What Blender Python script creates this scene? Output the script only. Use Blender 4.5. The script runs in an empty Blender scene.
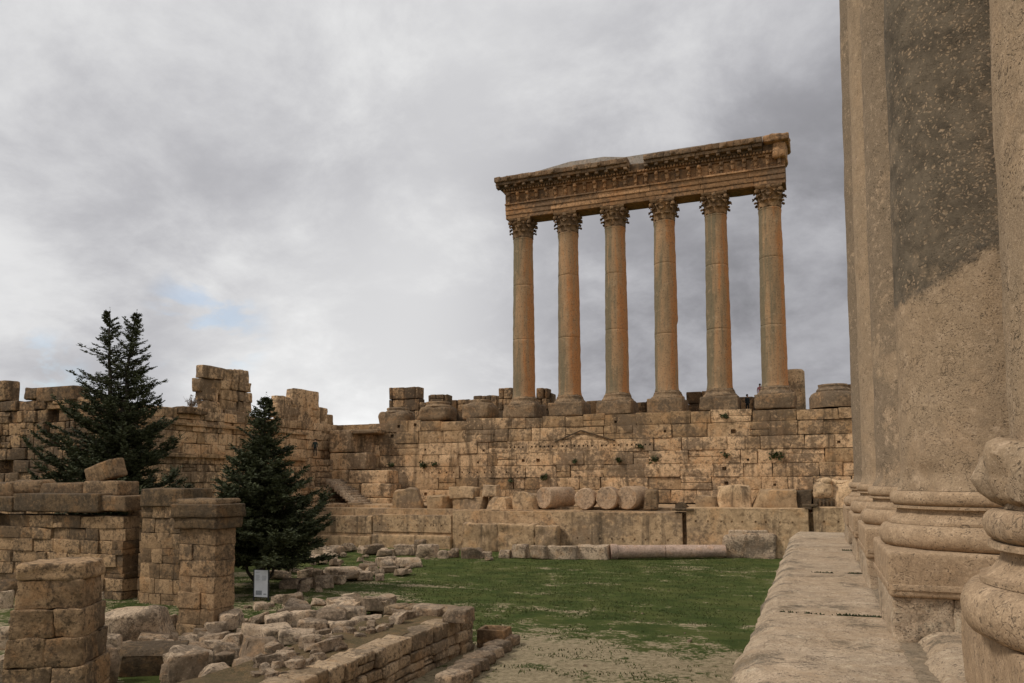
import bpy, math, random
from mathutils import Vector, Matrix, noise, Euler
R = math.radians
PI = math.pi
scene = bpy.context.scene
col = scene.collection
rnd = random.Random(11)

# ------------------------------------------------------------------ camera
CAM = Vector((-1.9642, 0, 0))
YAW, PITCH, ROLL, FPX, SHY = -.3706, .0742, -.0052, 779.36, 77.84
F_ = Vector((math.sin(YAW)*math.cos(PITCH), math.cos(YAW)*math.cos(PITCH), math.sin(PITCH)))
R0 = Vector((math.cos(YAW), -math.sin(YAW), 0)); U0 = R0.cross(F_)
R_ = math.cos(ROLL)*R0 + math.sin(ROLL)*U0
U_ = -math.sin(ROLL)*R0 + math.cos(ROLL)*U0
cd = bpy.data.cameras.new('camera'); cam = bpy.data.objects.new('camera', cd); col.objects.link(cam)
m = Matrix((R_, U_, -F_)).transposed().to_4x4(); m.translation = CAM
cam.matrix_world = m
cd.sensor_width = 36; cd.lens = FPX/1024*36; cd.shift_y = SHY/1024
cd.clip_start = .05; cd.clip_end = 6000
scene.camera = cam

# ------------------------------------------------------------------ light
SUN_EL, SUN_AZ = R(48), R(235)          # compass azimuth from +Y, clockwise
sd = bpy.data.lights.new('sun', 'SUN'); sun = bpy.data.objects.new('sun', sd); col.objects.link(sun)
sdir = Vector((math.sin(SUN_AZ)*math.cos(SUN_EL), math.cos(SUN_AZ)*math.cos(SUN_EL), math.sin(SUN_EL)))
sun.rotation_euler = sdir.to_track_quat('Z', 'Y').to_euler()
sd.energy = 1.5; sd.angle = R(10); sd.color = (1, .95, .88)
world = bpy.data.worlds.new('World'); scene.world = world; world.use_nodes = True
CLOUD_GAIN = 1.0

class NT:
    def __init__(s, tree): s.t = tree; tree.nodes.clear()
    def n(s, typ, **kw):
        nd = s.t.nodes.new(typ)
        for k, v in kw.items():
            if k.startswith('i_'):
                key = k[2:]; key = int(key) if key.isdigit() else key.replace('_', ' ')
                if isinstance(v, bpy.types.NodeSocket): s.t.links.new(v, nd.inputs[key])
                else: nd.inputs[key].default_value = v
            else: setattr(nd, k, v)
        return nd
    def math(s, op, a, b=0., clamp=False):
        return s.n('ShaderNodeMath', operation=op, use_clamp=clamp, i_0=a, i_1=b).outputs[0]
    def noise(s, vec, scale, detail=6., rough=.6, dist=0.):
        return s.n('ShaderNodeTexNoise', i_Vector=vec, i_Scale=scale, i_Detail=detail, i_Roughness=rough, i_Distortion=dist).outputs[0]
    def mr(s, v, a, b, c=0., d=1.):
        return s.n('ShaderNodeMapRange', interpolation_type='SMOOTHSTEP', i_0=v, i_1=a, i_2=b, i_3=c, i_4=d).outputs[0]
    def mix(s, f, a, b, blend='MIX'):
        nd = s.n('ShaderNodeMix', data_type='RGBA', blend_type=blend)
        for i, v in ((0, f), (6, a), (7, b)):
            if isinstance(v, bpy.types.NodeSocket): s.t.links.new(v, nd.inputs[i])
            else: nd.inputs[i].default_value = v if i == 0 else (*v, 1)
        return nd.outputs[2]
    def vscale(s, vec, sc):
        return s.n('ShaderNodeMapping', i_Vector=vec, i_Scale=sc).outputs[0]

w = NT(world.node_tree)
g = w.n('ShaderNodeTexCoord').outputs['Generated']
sep = w.n('ShaderNodeSeparateXYZ', i_0=g)
zc = w.math('ADD', w.math('MAXIMUM', sep.outputs[2], 0.), .42)
px = w.math('DIVIDE', sep.outputs[0], zc); py = w.math('DIVIDE', sep.outputs[1], zc)
cv = w.n('ShaderNodeCombineXYZ', i_0=px, i_1=py, i_2=3.7).outputs[0]
n1 = w.noise(cv, 1.2, 5., .5, .25)
n2 = w.noise(cv, 3.4, 12., .64, .2)
n3 = w.noise(w.vscale(cv, (1, 1, 2)), .45, 2., .5)
dens = w.math('ADD', w.math('MULTIPLY', n1, .54), w.math('ADD', w.math('MULTIPLY', n2, .34), w.math('MULTIPLY', n3, .12)))
def dirdot(px_, py_):
    d = (F_ + R_*((px_-512)/FPX) - U_*((py_-341.5-SHY)/FPX)).normalized()
    return w.n('ShaderNodeVectorMath', operation='DOT_PRODUCT', i_0=w.n('ShaderNodeVectorMath', operation='NORMALIZE', i_0=g).outputs[0], i_1=tuple(d)).outputs['Value']
t = w.mr(dens, .40, .60)
# broad banks: thicker (darker) cloud to the north east, thinner low in the north west
thick = w.mr(dirdot(900, 330), .82, .99)
thin = w.mr(dirdot(380, 395), .955, .999)
thin2 = w.mr(dirdot(640, 40), .90, .995)
low = w.mr(sep.outputs[2], .02, .22, 1., 0.)
lum = w.math('ADD', w.math('MULTIPLY', t, -.21), .535)
lum = w.math('SUBTRACT', lum, w.math('MULTIPLY', thick, .24))
lum = w.math('ADD', lum, w.math('MULTIPLY', thin, .16))
lum = w.math('ADD', lum, w.math('MULTIPLY', thin2, .12))
lum = w.math('ADD', lum, w.math('MULTIPLY', low, .04))
cloud = w.mix(w.mr(lum, .2, .6), (.97, .965, 1.03), (1.0, 1.0, 1.0))
cloud = w.n('ShaderNodeVectorMath', operation='SCALE', i_0=cloud, i_Scale=lum).outputs[0]
sky = w.n('ShaderNodeTexSky', sky_type='NISHITA', sun_disc=False, sun_elevation=SUN_EL, sun_rotation=SUN_AZ)
skyb = w.n('ShaderNodeVectorMath', operation='SCALE', i_0=sky.outputs[0], i_Scale=.11).outputs[0]
gap = w.math('MULTIPLY', w.mr(w.noise(cv, 4.5, 6., .55, .4), .50, .60), w.math('ADD', w.mr(dirdot(205, 328), .9965, .9998), w.mr(dirdot(25, 378), .9975, .9999), clamp=True))
gap = w.math('MULTIPLY', gap, .45)
fin = w.mix(gap, (0, 0, 0), (0, 0, 0)); mixn = fin.node
w.t.links.new(cloud, mixn.inputs[6]); w.t.links.new(skyb, mixn.inputs[7])
bgn = w.n('ShaderNodeBackground', i_Color=fin, i_Strength=CLOUD_GAIN)
w.t.links.new(bgn.outputs[0], w.n('ShaderNodeOutputWorld').inputs[0])
scene.view_settings.view_transform = 'Standard'; scene.view_settings.look = 'None'
scene.view_settings.exposure = .55; scene.view_settings.gamma = 1
scene.render.resolution_x = 1024; scene.render.resolution_y = 683
try: scene.cycles.max_bounces = 5
except Exception: pass

# ------------------------------------------------------------------ photo measuring helpers (points in the world on known planes)
def ray(x, y): return F_ + R_*((x-512)/FPX) - U_*((y-341.5-SHY)/FPX)
def atY(x, y, Y): d = ray(x, y); return CAM + d*(Y/d.y)
def atX(x, y, X): d = ray(x, y); return CAM + d*((X-CAM.x)/d.x)
def atZ(x, y, Z): d = ray(x, y); return CAM + d*(Z/d.z)
def atD(x, y, D): return CAM + ray(x, y)*D
def depth(p): return (p-CAM).dot(F_)

# ------------------------------------------------------------------ materials
def new_mat(name):
    mt = bpy.data.materials.new(name); mt.use_nodes = True
    t = NT(mt.node_tree); return mt, t
def finish(t, colr, rough=.9, height=None, bstr=.5, bdist=.05, spec=.2):
    b = t.n('ShaderNodeBsdfPrincipled', i_Base_Color=colr, i_Roughness=rough)
    b.inputs['Specular IOR Level'].default_value = spec
    if height is not None:
        bp = t.n('ShaderNodeBump', i_Strength=bstr, i_Distance=bdist, i_Height=height)
        t.t.links.new(bp.outputs[0], b.inputs['Normal'])
    t.t.links.new(b.outputs[0], t.n('ShaderNodeOutputMaterial').inputs[0])
def stone(name, a, b, grey, k=1., greyamt=.5, pits=.5, streak=.5, bstr=.6, bdist=.04, tonemix=.6, top=.35, fleck=None, pit_scale=9., grain=0.):
    """weathered limestone: two stone colours, grey patina, run-off streaks, pits"""
    def sat(x, k_):
        l = .3*x[0]+.6*x[1]+.1*x[2]; y_ = [max(.01, l+(v-l)*k_) for v in x]; return (min(.85, y_[0]*1.03), y_[1]*.975, y_[2]*.99)
    a, b, grey = sat(a, 1.22), sat(b, 1.2), sat(grey, 1.1)
    mt, t = new_mat(name)
    c = t.n('ShaderNodeTexCoord').outputs['Object']
    oi = t.n('ShaderNodeObjectInfo').outputs['Random']
    c = t.n('ShaderNodeVectorMath', operation='ADD', i_0=c, i_1=t.n('ShaderNodeCombineXYZ', i_0=t.math('MULTIPLY', oi, 37.), i_1=t.math('MULTIPLY', oi, 19.)).outputs[0]).outputs[0]
    tone = t.n('ShaderNodeAttribute', attribute_name='tone').outputs['Fac']
    big = t.noise(c, .5*k, 7., .62, .3)
    mid = t.noise(c, 2.6*k, 8., .68, .2)
    fine = t.noise(c, 16*k, 8., .72)
    m5 = t.noise(c, 5.5*k, 9., .74, .15)
    f = t.math('ADD', t.math('MULTIPLY', tone, tonemix), t.math('MULTIPLY', t.math('SUBTRACT', mid, .5), 1.1))
    f = t.math('ADD', f, .15)
    colr = t.mix(t.mr(f, .25, .85), tuple(x*.86 for x in a), tuple(min(.8, x*1.16) for x in b))
    colr = t.mix(t.math('MULTIPLY', t.mr(t.noise(c, 1.1*k, 5., .6, .5), .5, .66), .12 if grain else .5), colr, (b[0]*1.0, b[1]*.80, b[2]*.60))
    gm = t.mr(t.math('ADD', big, t.math('MULTIPLY', t.math('SUBTRACT', m5, .5), .8)), .58-.22*greyamt, .68-.18*greyamt)
    gm = t.math('MULTIPLY', gm, min(1, (.1 if grain else .35)+greyamt*.6))
    colr = t.mix(gm, colr, grey)
    nz = t.n('ShaderNodeSeparateXYZ', i_0=t.n('ShaderNodeNewGeometry').outputs['Normal']).outputs[2]
    lich = t.math('MULTIPLY', t.math('MULTIPLY', t.mr(nz, .4, .9), t.mr(mid, .38, .6)), top)
    colr = t.mix(lich, colr, tuple(min(1, x*1.15) for x in grey))
    st = t.noise(t.vscale(c, (1.3*k, 1.3*k, .13*k)), 1.6, 7., .6, .2)
    colr = t.mix(t.math('MULTIPLY', t.mr(st, .52, .72), streak), colr, tuple(x*.34 for x in grey))
    colr = t.mix(t.math('MULTIPLY', t.mr(m5, .50, .62), .26 if grain else .68), colr, tuple(x*.40 for x in a))
    colr = t.mix(t.math('MULTIPLY', t.mr(m5, .46, .34), .4), colr, tuple(min(.8, x*1.3) for x in b))
    colr = t.mix(t.math('MULTIPLY', t.mr(fine, .42, .66), .38 if grain else .55), colr, tuple(x*.62 for x in a))
    colr = t.mix(t.math('MULTIPLY', t.mr(fine, .57, .74), .35), colr, tuple(min(.8, x*1.35) for x in b))
    vo = t.n('ShaderNodeTexVoronoi', i_Vector=t.n('ShaderNodeVectorMath', operation='ADD', i_0=c, i_1=t.n('ShaderNodeVectorMath', operation='SCALE', i_0=t.n('ShaderNodeTexNoise', i_Vector=c, i_Scale=7*k).outputs[1], i_Scale=.12).outputs[0]).outputs[0], i_Scale=pit_scale*k, i_Randomness=1.)
    pit = t.math('MULTIPLY', t.mr(vo.outputs[0], .10, .32, 1., 0.), t.mr(mid, .48, .6))
    colr = t.mix(t.math('MULTIPLY', pit, pits), colr, tuple(x*.3 for x in grey))
    h = t.math('ADD', t.math('ADD', t.math('MULTIPLY', mid, .9), t.math('MULTIPLY', m5, .9)), t.math('MULTIPLY', fine, .45))
    h = t.math('SUBTRACT', h, t.math('MULTIPLY', pit, .5*pits))
    if grain:
        g1 = t.noise(c, 38., 10., .78); g2 = t.noise(c, 110., 6., .7)
        wv = t.n('ShaderNodeVectorMath', operation='ADD', i_0=t.vscale(c, (1., 1., 1.5)), i_1=t.n('ShaderNodeVectorMath', operation='SCALE', i_0=t.n('ShaderNodeTexNoise', i_Vector=c, i_Scale=5., i_Detail=6.).outputs[1], i_Scale=.45).outputs[0]).outputs[0]
        cr = t.n('ShaderNodeTexVoronoi', feature='DISTANCE_TO_EDGE', i_Vector=wv, i_Scale=7.).outputs[0]
        crk = t.math('MULTIPLY', t.mr(cr, .004, .035, 1., 0.), t.mr(t.noise(c, 3.3, 5., .6), .50, .60))
        v2 = t.n('ShaderNodeTexVoronoi', i_Vector=wv, i_Scale=26., i_Randomness=1.)
        spk = t.math('MULTIPLY', t.mr(v2.outputs[0], .12, .36, 1., 0.), t.mr(t.noise(c, 3.5, 8., .75), .44, .54))
        colr = t.mix(t.math('MULTIPLY', t.mr(g1, .42, .60), .55), colr, tuple(x*.52 for x in a))
        colr = t.mix(t.math('MULTIPLY', t.mr(g2, .48, .66), .30), colr, tuple(min(.8, x*1.35) for x in b))
        colr = t.mix(t.math('MULTIPLY', spk, .85), colr, tuple(x*.42 for x in grey))
        colr = t.mix(t.math('MULTIPLY', crk, .65), colr, tuple(x*.40 for x in grey))
        h = t.math('ADD', h, t.math('ADD', t.math('MULTIPLY', g1, .55), t.math('MULTIPLY', g2, .25)))
        h = t.math('SUBTRACT', h, t.math('ADD', t.math('MULTIPLY', crk, .6), t.math('MULTIPLY', spk, .6)))
    if fleck: colr, h = fleck(t, c, colr, h)
    finish(t, colr, .92, h, bstr, bdist, .12)
    return mt
M = {}
TAN, ORANGE, GREY = (.36, .26, .158), (.45, .315, .175), (.20, .17, .125)
M['wall'] = stone('podium stone', (.36, .258, .155), (.58, .43, .275), (.105, .090, .070), .55, .6, .7, .85, .8, .10, .95, .3)
M['farwall'] = stone('far wall stone', (.20, .142, .09), (.38, .27, .165), (.075, .064, .048), .7, .7, .6, .5, .8, .12, .95, .3)
M['ruin'] = stone('ruin stone', (.18, .132, .085), (.38, .275, .17), (.07, .062, .048), 1.1, .45, .7, .45, .8, .07, .8, .35)
M['coping'] = stone('coping stone', (.125, .094, .06), (.22, .16, .10), (.085, .070, .050), 1.1, .7, .7, .5, .8, .07, .7, .5)
M['rubble'] = stone('rubble stone', (.26, .205, .145), (.47, .385, .28), (.10, .088, .068), 1.4, .5, .7, .3, .9, .06, .9, .2)
M['mega'] = stone('megalith stone', (.38, .28, .175), (.54, .41, .265), (.17, .14, .105), .55, .4, .5, .85, .6, .06, .7, .2)
M['drum'] = stone('column drum stone', (.36, .265, .175), (.52, .40, .28), (.20, .17, .13), 1.2, .3, .6, .4, .6, .05, .6, .2)
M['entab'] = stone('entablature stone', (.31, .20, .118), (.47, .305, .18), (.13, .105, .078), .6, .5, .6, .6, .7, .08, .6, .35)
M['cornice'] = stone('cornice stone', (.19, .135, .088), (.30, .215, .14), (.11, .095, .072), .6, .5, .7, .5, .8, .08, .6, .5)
M['cap'] = stone('capital stone', (.24, .165, .10), (.37, .255, .15), (.12, .095, .07), .7, .45, .7, .4, .7, .06, .5, .2)
M['concrete'] = stone('concrete capping', (.42, .39, .33), (.5, .46, .4), (.30, .28, .25), .8, .3, .1, .3, .3, .03, .2, .2)
M['earthfill'] = stone('earth and gravel fill', (.17, .13, .08), (.32, .25, .16), (.075, .07, .035), 4., .5, .2, .0, .9, .05, .3, .3)
M['lowwall'] = stone('low wall stone', (.27, .21, .14), (.46, .365, .25), (.11, .095, .072), 1.5, .5, .7, .3, .9, .06, .85, .25)
M['granite'] = stone('pink granite', (.40, .31, .24), (.54, .43, .345), (.28, .225, .18), 1.5, .25, .3, .25, .3, .02, .5, .1)
M['pedestal'] = stone('pedestal stone', (.25, .185, .12), (.38, .285, .185), (.11, .095, .072), .8, .5, .7, .5, .8, .07, .6, .3)
def lichen(t, c, colr, h):
    # black lichen patches on the worn outer part of the pavement and dirt along the wall side
    o = t.n('ShaderNodeTexCoord').outputs['Object']
    s_ = t.n('ShaderNodeSeparateXYZ', i_0=o)
    nn = t.noise(o, 1.1, 3., .5); n9 = t.noise(o, 11., 10., .78); n5 = t.noise(o, 38., 6., .75)
    edge = t.mr(s_.outputs[0], -2.95, -2.0, 1., 0.)
    f = t.math('ADD', t.math('MULTIPLY', nn, .9), t.math('ADD', t.math('MULTIPLY', n9, .8), t.math('ADD', t.math('MULTIPLY', n5, .35), t.math('MULTIPLY', edge, .10))))
    m_ = t.mr(f, 1.08, 1.24)
    colr = t.mix(t.math('MULTIPLY', m_, .75), colr, (.10, .085, .06))
    m2 = t.math('MULTIPLY', t.mr(t.noise(o, .9, 4., .6), .52, .66), t.mr(n9, .42, .58))
    colr = t.mix(t.math('MULTIPLY', m2, .35), colr, (.34, .225, .125))
    return colr, h
M['ledge'] = stone('pavement limestone', (.48, .385, .275), (.66, .545, .41), (.24, .20, .15), 1.0, .35, .85, .0, .8, .02, .35, .15, pit_scale=17., grain=1., fleck=lichen)
M['base'] = stone('base limestone', (.40, .305, .205), (.57, .45, .315), (.18, .15, .11), 1.5, .3, .85, .12, .5, .012, .4, .1, pit_scale=13., grain=1.)
M['fill'] = stone('mortar and rough fill', (.27, .225, .16), (.36, .30, .22), (.15, .13, .095), 2.5, .4, .3, .0, .7, .03, .5, .1)

def jshaft():
    mt, t = new_mat('tall column shaft')
    c = t.n('ShaderNodeTexCoord').outputs['Object']
    oi = t.n('ShaderNodeObjectInfo').outputs['Random']
    s = t.n('ShaderNodeSeparateXYZ', i_0=c)
    c2 = t.n('ShaderNodeVectorMath', operation='ADD', i_0=c, i_1=t.n('ShaderNodeCombineXYZ', i_0=t.math('MULTIPLY', oi, 57.)).outputs[0]).outputs[0]
    stk = t.noise(t.vscale(c2, (1.6, 1.6, .16)), 1., 6., .6, .3)
    mid = t.noise(c2, 1.7, 8., .7)
    fine = t.noise(c2, 7., 7., .75)
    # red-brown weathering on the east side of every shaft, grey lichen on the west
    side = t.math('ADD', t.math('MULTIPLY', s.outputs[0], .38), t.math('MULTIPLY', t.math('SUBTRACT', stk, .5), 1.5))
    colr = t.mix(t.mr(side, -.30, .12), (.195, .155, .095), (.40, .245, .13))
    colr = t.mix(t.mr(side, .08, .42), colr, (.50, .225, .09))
    colr = t.mix(t.math('MULTIPLY', t.mr(mid, .54, .66), .38), colr, (.46, .33, .20))
    colr = t.mix(t.math('MULTIPLY', t.mr(fine, .5, .64), .65), colr, (.11, .088, .06))
    # joints between the drums
    z = s.outputs[2]
    h = t.math('ADD', t.math('MULTIPLY', mid, 1.), t.math('MULTIPLY', fine, .5))
    finish(t, colr, .92, h, .6, .07, .1)
    return mt
M['jshaft'] = jshaft()

def bfleck(zb):
    # old dark crust on the upper part of a shaft, flaked off in specks, ending in a slanting edge
    def f(t, c, colr, h):
        o = t.n('ShaderNodeSeparateXYZ', i_0=t.n('ShaderNodeTexCoord').outputs['Object'])
        wob = t.math('MULTIPLY', t.math('SUBTRACT', t.noise(c, 1.1, 3., .5), .5), 1.1)
        zz = t.math('ADD', t.math('SUBTRACT', o.outputs[2], wob), t.math('MULTIPLY', o.outputs[0], -.55))
        crust = t.mr(t.math('ADD', zz, t.math('MULTIPLY', t.math('SUBTRACT', t.noise(c, 7., 10., .8), .5), 1.3)), zb-.10, zb+.16)
        v = t.n('ShaderNodeTexVoronoi', i_Vector=t.n('ShaderNodeVectorMath', operation='ADD', i_0=c, i_1=t.n('ShaderNodeVectorMath', operation='SCALE', i_0=t.n('ShaderNodeTexNoise', i_Vector=c, i_Scale=12., i_Detail=6.).outputs[1], i_Scale=.12).outputs[0]).outputs[0], i_Scale=24., i_Randomness=1.)
        cell = t.n('ShaderNodeSeparateXYZ', i_0=v.outputs[1])
        spk = t.math('MULTIPLY', t.mr(v.outputs[0], .25, .5, 1., 0.), t.mr(t.math('ADD', t.math('ADD', cell.outputs[0], t.math('MULTIPLY', o.outputs[0], .45)), t.math('MULTIPLY', t.noise(c, 1.6, 4., .6), 1.35)), .92, 1.02))
        keep = t.math('MULTIPLY', crust, t.math('SUBTRACT', 1., t.math('MULTIPLY', spk, .85)))
        keep = t.math('MULTIPLY', keep, t.mr(t.noise(c, 2.1, 9., .72), .30, .47, .55, 1.))
        f2 = t.mr(t.noise(c, 46., 6., .7), .60, .68)
        keep = t.math('MULTIPLY', keep, t.math('SUBTRACT', 1., t.math('MULTIPLY', f2, .6)))
        dark = t.mix(t.mr(t.noise(c, 2.6, 9., .72), .35, .65), (.065, .054, .040), (.16, .128, .09))
        band = t.math('MULTIPLY', t.mr(zz, zb-.02, zb+.05), t.mr(zz, zb+.10, zb+.16, 1., 0.))
        colr = t.mix(t.math('MULTIPLY', keep, .9), colr, dark)
        colr = t.mix(t.math('MULTIPLY', band, .35), colr, (.09, .08, .065))
        h = t.math('ADD', h, t.math('MULTIPLY', keep, .5))
        return colr, h
    return f
def bshaft(name, zb, grey=.35):
    return stone(name, (.40, .315, .215), (.56, .455, .335), (.22, .18, .125) if grey < .9 else (.13, .11, .08), 1.4, grey, .8, .25, .7, .014, .3, .1, fleck=bfleck(zb), pit_scale=13., grain=1.)

def ground_mat():
    mt, t = new_mat('lawn and bare earth')
    c = t.n('ShaderNodeTexCoord').outputs['Object']
    s = t.n('ShaderNodeSeparateXYZ', i_0=c)
    big = t.noise(t.vscale(c, (1, 2.2, 1)), .12, 6., .6, .4)
    mid = t.noise(t.vscale(c, (.8, 1.2, 1)), .7, 8., .65, .3)
    fine = t.noise(c, 5., 8., .75)
    vf = t.noise(c, 22., 5., .7)
    # worn earth near the temple steps, turf beyond
    near = t.math('MULTIPLY', t.mr(s.outputs[1], 24.5, 31.5, 1., 0.), t.mr(s.outputs[0], -15., -11.5))
    left = t.mr(s.outputs[0], -18., -22., 0., 1.)
    left = t.math('MULTIPLY', left, t.mr(s.outputs[1], 30., 46., 1., 0.))
    f = t.math('ADD', t.math('MULTIPLY', mid, .55), t.math('MULTIPLY', fine, .45))
    f = t.math('ADD', f, t.math('MULTIPLY', near, .17))
    f = t.math('ADD', f, t.math('MULTIPLY', left, .07))
    f = t.math('ADD', f, t.math('MULTIPLY', t.math('SUBTRACT', big, .5), .35))
    # trodden strips running across the lawn
    yy = t.math('ADD', s.outputs[1], t.math('MULTIPLY', t.math('SUBTRACT', t.noise(c, .18, 3.), .5), 5.))
    yy = t.math('ADD', yy, t.math('MULTIPLY', s.outputs[0], .12))
    for y0, wd, am in ((40.5, .9, .055), (36.6, .7, .05), (32.2, 1.1, .05)):
        band = t.mr(t.math('ABSOLUTE', t.math('SUBTRACT', yy, y0-1.)), 0., wd, 1., 0.)
        f = t.math('ADD', f, t.math('MULTIPLY', band, am))
    bare = t.mr(f, .556, .64)
    grass = t.mix(t.mr(mid, .35, .65), (.046, .068, .015), (.092, .112, .028))
    grass = t.mix(t.math('MULTIPLY', t.mr(vf, .45, .65), .5), grass, (.028, .04, .012))
    grass = t.mix(t.math('MULTIPLY', t.mr(fine, .52, .7), .4), grass, (.11, .11, .04))
    grass = t.mix(t.math('MULTIPLY', t.mr(t.noise(c, .35, 5., .6, .6), .45, .62), .45), grass, (.115, .115, .035))
    earth = t.mix(t.mr(fine, .35, .65), (.25, .195, .115), (.44, .35, .22))
    earth = t.mix(t.math('MULTIPLY', t.mr(vf, .5, .62), .5), earth, (.12, .115, .06))
    colr = t.mix(bare, grass, earth)
    h = t.math('ADD', t.math('MULTIPLY', fine, 1.), t.math('MULTIPLY', vf, .6))
    finish(t, colr, .95, h, .9, .12, .1)
    return mt
M['ground'] = ground_mat()

def plain(name, a, b, sc=8., rough=.8, bs=.3):
    mt, t = new_mat(name)
    c = t.n('ShaderNodeTexCoord').outputs['Object']
    n = t.noise(c, sc, 6., .65)
    finish(t, t.mix(t.mr(n, .3, .7), a, b), rough, n, bs, .01, .25)
    return mt
def leafmat(name, a, b):
    mt, t = new_mat(name)
    c = t.n('ShaderNodeTexCoord').outputs['Object']
    tone = t.n('ShaderNodeAttribute', attribute_name='tone').outputs['Fac']
    n = t.noise(c, 1.3, 4., .6)
    finish(t, t.mix(t.math('ADD', t.math('MULTIPLY', tone, .6), t.math('MULTIPLY', n, .4)), a, b), .7, spec=.25)
    return mt
M['needle'] = leafmat('conifer needles', (.019, .025, .010), (.080, .088, .034))
M['weed'] = leafmat('wall weeds', (.02, .028, .008), (.06, .07, .02))
M['dryweed'] = leafmat('dry twigs', (.16, .12, .09), (.26, .21, .16))
M['grass'] = leafmat('grass blades', (.044, .06, .015), (.10, .11, .03))
M['bark'] = plain('dark bark', (.03, .024, .018), (.07, .055, .04), 12.)
M['metal'] = plain('dark metal', (.03, .03, .032), (.05, .05, .05), 20., .5)
M['board'] = plain('pale sign board', (.62, .63, .66), (.72, .73, .76), 3., .4, .05)
M['ink'] = plain('grey sign print', (.20, .22, .24), (.30, .32, .34), 9., .6, .05)
M['dark_cloth'] = plain('dark cloth', (.012, .016, .018), (.03, .035, .035), 15.)
M['green_cloth'] = plain('dark green cloth', (.02, .035, .03), (.035, .05, .045), 15.)
M['pink_cloth'] = plain('pink cloth', (.45, .17, .18), (.55, .22, .22), 15.)
M['skin'] = plain('skin', (.40, .25, .18), (.48, .31, .22), 15.)
M['hair'] = plain('dark hair', (.012, .010, .008), (.03, .02, .015), 30.)

# ------------------------------------------------------------------ mesh builder
class MB:
    def __init__(s): s.v = []; s.f = []; s.t = []
    def add(s, verts, faces, tone=.5):
        o = len(s.v); s.v += [tuple(p) for p in verts]
        s.f += [tuple(i+o for i in f) for f in faces]; s.t += [tone]*len(faces)
    def build(s, name, mat, parent=None, smooth=True, angle=38, loc=None):
        me = bpy.data.meshes.new(name)
        vs = s.v
        if loc is not None:
            l = Vector(loc); vs = [(p[0]-l.x, p[1]-l.y, p[2]-l.z) for p in vs]
        me.from_pydata(vs, [], s.f)
        at = me.attributes.new('tone', 'FLOAT', 'FACE'); at.data.foreach_set('value', s.t)
        if smooth:
            me.polygons.foreach_set('use_smooth', [True]*len(me.polygons))
            me.set_sharp_from_angle(angle=R(angle))
        me.materials.append(mat); me.update()
        o = bpy.data.objects.new(name, me); col.objects.link(o)
        if loc is not None: o.location = loc
        if parent is not None: o.parent = parent; 
        return o
def tag(o, label=None, cat=None, group=None, kind=None):
    if label: o['label'] = label
    if cat: o['category'] = cat
    if group: o['group'] = group
    if kind: o['kind'] = kind
    return o
def empty(name, loc, rz=0):
    o = bpy.data.objects.new(name, None); o.location = loc; o.rotation_euler = (0, 0, rz); o.empty_display_size = .3
    col.objects.link(o); return o
def copy_tree(o, parent=None):
    c = o.copy(); col.objects.link(c); c.parent = parent
    for ch in [x for x in ALL(o)]: copy_tree(ch, c)
    return c
def ALL(o): return [x for x in bpy.data.objects if x.parent == o]

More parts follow.
